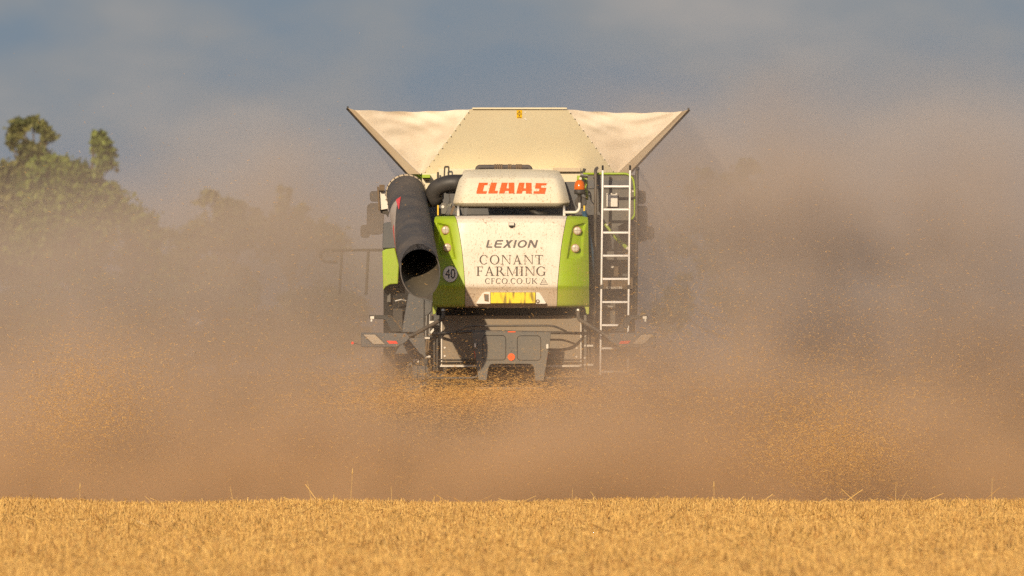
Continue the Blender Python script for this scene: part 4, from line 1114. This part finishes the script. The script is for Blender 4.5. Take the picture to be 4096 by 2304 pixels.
def tree(base_px, Y, blobs, nleaf, leaf, lm_, lab, limbs=True):
    """blobs: crown clumps (x, y, rx, ry) in pixels of the 2576 wide photograph"""
    k = 1.59006
    sc = (CAM_D + Y) * PXM * k              # metres per 2576-wide pixel at that depth
    base = P(base_px * k, 1000, Y); base.z = -0.05
    o = thing('tree', base, lab, 'tree', 'trees beyond the field')
    area = np.array([b[2] * b[3] for b in blobs], float); area /= area.sum()
    V_, T_ = [], []
    tr = MB()
    topz = max(P(b[0] * k, b[1] * k, Y).z for b in blobs)
    trunk_top = Vector((base.x + .3, Y, base.z + (topz - base.z) * .62))
    tr.tube([base, base.lerp(trunk_top, .35) + Vector((.15, 0, 0)), base.lerp(trunk_top, .7), trunk_top], [.032 * (topz - base.z), .026 * (topz - base.z), .018 * (topz - base.z), .008 * (topz - base.z)], 10)
    for b, a_ in zip(blobs, area):
        c = P(b[0] * k, b[1] * k, Y + rng.normal(0, .35) * b[2] * sc)
        rx, rz = b[2] * sc, b[3] * sc
        ry = (rx + rz) / 2
        n = max(60, int(nleaf * a_))
        ncl = max(8, n // 34)
        dirs = rng.normal(0, 1, (ncl, 3)); dirs /= np.linalg.norm(dirs, axis=1, keepdims=True)
        ragged = 1 + .34 * np.sin(dirs[:, :1] * 5 + rng.uniform(0, 6)) * np.sin(dirs[:, 2:] * 6 + rng.uniform(0, 6)) + rng.normal(0, .12, (ncl, 1))
        cl = dirs * (rng.random((ncl, 1)) ** .5) * ragged * np.array([rx, ry, rz]) * 1.02
        which = rng.integers(0, ncl, n)
        sp_ = np.minimum(rng.uniform(.10, .30, ncl), .55 * min(rx, rz))[which][:, None]
        pos = np.array(c) + cl[which] + rng.normal(0, 1, (n, 3)) * sp_ * np.array([1, 1, .75])
        u = rng.normal(0, 1, (n, 3)); u /= np.linalg.norm(u, axis=1, keepdims=True)
        w = rng.normal(0, 1, (n, 3)); w -= u * (u * w).sum(1, keepdims=True); w /= np.linalg.norm(w, axis=1, keepdims=True)
        s_ = leaf * rng.uniform(.5, 1.4, (n, 1))
        V_.append(np.stack([pos - u * s_, pos + w * s_ * .55, pos + u * s_, pos - w * s_ * .55], 1).reshape(-1, 3))
        T_.append(np.repeat(np.clip(rng.normal(.5, .2, n) + rng.normal(0, .22, ncl)[which], 0, 1), 4))
        start = base.lerp(trunk_top, min(.98, max(.35, (c.z - base.z) / (trunk_top.z - base.z) * .75)))
        midp = start.lerp(c, .55) + Vector((0, 0, -.06 * (c - start).length))
        r0 = .008 * (topz - base.z)
        tr.tube([start, midp, Vector(c) + Vector((0, 0, rz * .4))], [r0, r0 * .6, r0 * .2], 6)
    V_ = np.concatenate(V_); T_ = np.concatenate(T_); nf = len(V_) // 4
    me = bpy.data.meshes.new('crown')
    me.vertices.add(len(V_)); me.vertices.foreach_set('co', V_.astype(np.float32).ravel())
    me.loops.add(nf * 4); me.loops.foreach_set('vertex_index', np.arange(nf * 4, dtype=np.int32))
    me.polygons.add(nf); me.polygons.foreach_set('loop_start', np.arange(0, nf * 4, 4, dtype=np.int32))
    me.update(calc_edges=True)
    me.attributes.new('tone', 'FLOAT', 'POINT').data.foreach_set('value', T_.astype(np.float32))
    me.materials.append(lm_)
    cr = bpy.data.objects.new('crown', me); C.objects.link(cr); cr.parent = o; cr.location = -o.location
    tr.build('trunk', M['bark'], o)
    return o

low = lambda x0, x1, y0, y1: [(float(rng.uniform(x0, x1)), float(rng.uniform(y0, y1)), float(rng.uniform(26, 44)), float(rng.uniform(26, 44))) for _ in range(9)]
tree(178, 190, [(165, 430, 40, 22), (205, 455, 40, 30), (120, 440, 30, 30), (256, 340, 6, 12), (262, 356, 9, 12), (272, 380, 14, 16), (258, 405, 18, 22), (238, 345, 6, 14), (240, 366, 8, 14), (285, 480, 20, 20), (250, 520, 50, 30),
                (292, 540, 20, 32), (195, 520, 55, 34), (140, 490, 46, 34), (180, 580, 66, 30), (255, 590, 40, 20), (130, 560, 44, 38), (95, 520, 32, 34), (215, 640, 44, 30), (150, 650, 55, 40), (90, 620, 40, 40), (240, 600, 30, 20)] + low(90, 300, 690, 900),
     34000, .115, M['leaf'], 'large leafy green tree, its crown topped by a thin leaning spike')
tree(60, 196, [(40, 330, 18, 14), (62, 312, 16, 10), (84, 304, 14, 9), (105, 322, 12, 14), (118, 345, 12, 18), (96, 385, 22, 22), (64, 372, 12, 18), (30, 350, 9, 20), (75, 410, 26, 22), (50, 455, 34, 28), (10, 440, 24, 24), (25, 500, 36, 38), (60, 560, 40, 44), (10, 580, 36, 44), (50, 650, 46, 46)] + low(-20, 120, 690, 900),
     17000, .115, M['leafdry'], 'tallest tree, brownish with sky showing through its ragged round top')
tree(352, 205, [(345, 548, 28, 18), (372, 570, 22, 20), (330, 585, 22, 20), (365, 610, 30, 24), (340, 640, 40, 26), (385, 600, 16, 18)] + low(300, 420, 700, 900), 10000, .115, M['leaf'], 'small round tree standing next to the big leafy one')
tree(540, 215, [(510, 508, 20, 8), (540, 492, 16, 14), (560, 515, 24, 14), (600, 530, 16, 20), (575, 550, 30, 20), (520, 590, 36, 28), (590, 600, 44, 30), (480, 620, 36, 30), (425, 588, 14, 12), (620, 580, 22, 30)] + low(440, 640, 720, 900), 9000, .12, M['leafdry'], 'hazy tree with a flat drooping top, half lost in dust')
tree(710, 215, [(706, 480, 3, 22), (726, 492, 3, 18), (712, 520, 12, 22), (700, 560, 26, 22), (745, 540, 20, 12), (765, 525, 14, 8), (690, 600, 40, 34), (760, 590, 34, 34), (830, 600, 34, 34), (650, 560, 14, 20)] + low(640, 860, 720, 900), 8000, .12, M['leafdry'], 'faint tree with a forked twiggy top in dust by the hand rail')
tree(1840, 205, [(1780, 440, 26, 14), (1880, 420, 24, 16), (1850, 450, 30, 20), (1740, 480, 22, 16), (1810, 490, 40, 24), (1890, 500, 44, 34), (1760, 560, 44, 34), (1860, 580, 55, 40), (1950, 560, 50, 50)] + low(1680, 1980, 600, 800), 5500, .12, M['leafdry'], 'tree silhouette almost hidden in brown dust beyond the ladder')
tree(440, 212, [(430, 680, 60, 34), (360, 690, 50, 34), (500, 690, 50, 34), (560, 700, 60, 34)] + low(320, 620, 720, 900) + low(600, 900, 700, 880), 12000, .13, M['leafdry'], 'low bushy tree dim in the dust below the flat topped one')

# ------------------------------------------------------------------ dust: a real cloud of varying density
DUST_MIN, DUST_MAX = (-17, -9, -.35), (17, 34, 7.5)
dm = bpy.data.materials.new('dust_volume'); dm.use_nodes = True
N, L = dm.node_tree.nodes, dm.node_tree.links; N.clear()
pv = N.new('ShaderNodeVolumePrincipled'); pv.inputs['Density'].default_value = 1.0; pv.inputs['Anisotropy'].default_value = -0.25
# fine grey-brown dust floats high, heavier straw-coloured chaff dust stays low
vg = N.new('ShaderNodeNewGeometry'); vz = N.new('ShaderNodeSeparateXYZ'); L.new(vg.outputs['Position'], vz.inputs[0])
vr = N.new('ShaderNodeMapRange'); vr.inputs[1].default_value = .5; vr.inputs[2].default_value = 2.6
L.new(vz.outputs[2], vr.inputs[0])
vm = N.new('ShaderNodeMix'); vm.data_type = 'RGBA'; L.new(vr.outputs[0], vm.inputs[0])
vm.inputs[6].default_value = (0.67, 0.45, 0.265, 1); vm.inputs[7].default_value = (0.555, 0.465, 0.40, 1)
L.new(vm.outputs[2], pv.inputs['Color'])
mo = N.new('ShaderNodeOutputMaterial'); L.new(pv.outputs[0], mo.inputs['Volume'])

def m_(px0, py0, Y): return tuple(P(px0 * 1.59006, py0 * 1.59006, Y))
BLOBS = [  # centre, radii in metres, density
 ((0, 14, -.5), (30, 12, 2.25), .16),
 ((0, -3.2, .0), (11, 2.6, .80), .66),
 (m_(480, 930, 6), (3.4, 4.0, 1.55), .22),
 (m_(800, 800, 6.0), (1.5, 3.2, 1.35), .27),
 (m_(30, 790, 8), (1.8, 4.5, 1.1), .10),
 (m_(2060, 850, 1.2), (2.0, 2.0, 1.45), .72),
 (m_(2500, 820, 3), (2.2, 3.0, 1.6), .40),
 (m_(1980, 600, 2.5), (1.7, 2.2, .9), .46),
 (m_(1600, 520, 14), (9, 9, 2.4), .007),
 (m_(180, 1040, -2), (1.6, 2.2, .9), .30),
 (m_(2060, 1080, -2.5), (1.7, 2.2, .9), .36),
 (m_(1640, 900, -1.0), (.60, .8, .48), 1.5),
 (m_(1700, 1000, -.9), (1.2, 1.2, .6), .7),
 (m_(890, 950, -.6), (.70, .9, .45), .7),
 ((-.3, -2.6, .25), (2.8, 1.5, .66), 1.7),
 (m_(1830, 500, 22), (3.0, 6, 1.3), .09),
 (m_(640, 620, 10), (2.4, 5, 1.1), .11),
 (m_(1850, 620, 2.0), (.95, 1.8, 1.1), .85),
]
ng = bpy.data.node_groups.new('dust_field', 'GeometryNodeTree')
ng.interface.new_socket('Geometry', in_out='INPUT', socket_type='NodeSocketGeometry')
ng.interface.new_socket('Geometry', in_out='OUTPUT', socket_type='NodeSocketGeometry')
gn, gk = ng.nodes, ng.links
gin = gn.new('NodeGroupInput'); gout = gn.new('NodeGroupOutput')
posn = gn.new('GeometryNodeInputPosition')
def gm(op, a, b=None):
    x = gn.new('ShaderNodeMath'); x.operation = op
    for i, v in ((0, a), (1, b)):
        if v is None: continue
        if isinstance(v, (int, float)): x.inputs[i].default_value = v
        else: gk.new(v, x.inputs[i])
    return x.outputs[0]
def gv_(op, a, b=None):
    x = gn.new('ShaderNodeVectorMath'); x.operation = op
    for i, v in ((0, a), (1, b)):
        if v is None: continue
        if isinstance(v, tuple): x.inputs[i].default_value = v
        else: gk.new(v, x.inputs[i])
    return x.outputs['Value'] if op in ('DOT_PRODUCT', 'LENGTH') else x.outputs[0]
# warp the place first so that the billows have torn edges
wn_ = gn.new('ShaderNodeTexNoise'); wn_.inputs['Scale'].default_value = .42; wn_.inputs['Detail'].default_value = 2
gk.new(posn.outputs[0], wn_.inputs['Vector'])
warp = gv_('MULTIPLY', gv_('SUBTRACT', wn_.outputs['Color'], (.5, .5, .5)), (2.6, 2.6, 1.5))
pw = gv_('ADD', posn.outputs[0], warp)
total = None
for i, (c, r_, d) in enumerate(BLOBS):
    src = pw if i not in (1, 11, 12, 13, 14) else gv_('ADD', posn.outputs[0], gv_('MULTIPLY', warp, (.4, .4, .35)))
    q = gv_('DIVIDE', gv_('SUBTRACT', src, tuple(c)), tuple(r_))
    ex = gm('MULTIPLY', gm('EXPONENT', gm('MULTIPLY', gv_('DOT_PRODUCT', q, q), -1.0)), d)
    total = ex if total is None else gm('ADD', total, ex)
fn = gn.new('ShaderNodeTexNoise'); fn.inputs['Scale'].default_value = .62; fn.inputs['Detail'].default_value = 5; fn.inputs['Roughness'].default_value = .62
gk.new(gv_('MULTIPLY', posn.outputs[0], (1, .8, 1.15)), fn.inputs['Vector'])
mrn = gn.new('ShaderNodeMapRange'); mrn.inputs[1].default_value = .40; mrn.inputs[2].default_value = .66; mrn.inputs[3].default_value = .28; mrn.inputs[4].default_value = 1.95
gk.new(fn.outputs[0], mrn.inputs[0])
f2 = gn.new('ShaderNodeTexNoise'); f2.inputs['Scale'].default_value = .24; f2.inputs['Detail'].default_value = 2
gk.new(gv_('ADD', posn.outputs[0], (7.3, 2.1, 4.4)), f2.inputs['Vector'])
mr2 = gn.new('ShaderNodeMapRange'); mr2.inputs[1].default_value = .36; mr2.inputs[2].default_value = .64; mr2.inputs[3].default_value = .65; mr2.inputs[4].default_value = 1.6
gk.new(f2.outputs[0], mr2.inputs[0])
dens = gm('MULTIPLY', gm('MULTIPLY', total, mrn.outputs[0]), mr2.outputs[0])
dens = gm('MAXIMUM', gm('SUBTRACT', dens, .002), 0.0)
vc = gn.new('GeometryNodeVolumeCube')
gk.new(dens, vc.inputs['Density'])
vc.inputs['Min'].default_value = DUST_MIN; vc.inputs['Max'].default_value = DUST_MAX
vc.inputs['Resolution X'].default_value = 220; vc.inputs['Resolution Y'].default_value = 170; vc.inputs['Resolution Z'].default_value = 64
sm = gn.new('GeometryNodeSetMaterial'); sm.inputs['Material'].default_value = dm
gk.new(vc.outputs[0], sm.inputs[0]); gk.new(sm.outputs[0], gout.inputs[0])
dust = mesh_obj('dust_cloud', [(0, 0, 0)], [], dm)
md = dust.modifiers.new('dust', 'NODES'); md.node_group = ng
tag(dust, 'billowing brown harvest dust rolling around and behind the combine', 'dust', kind='stuff')
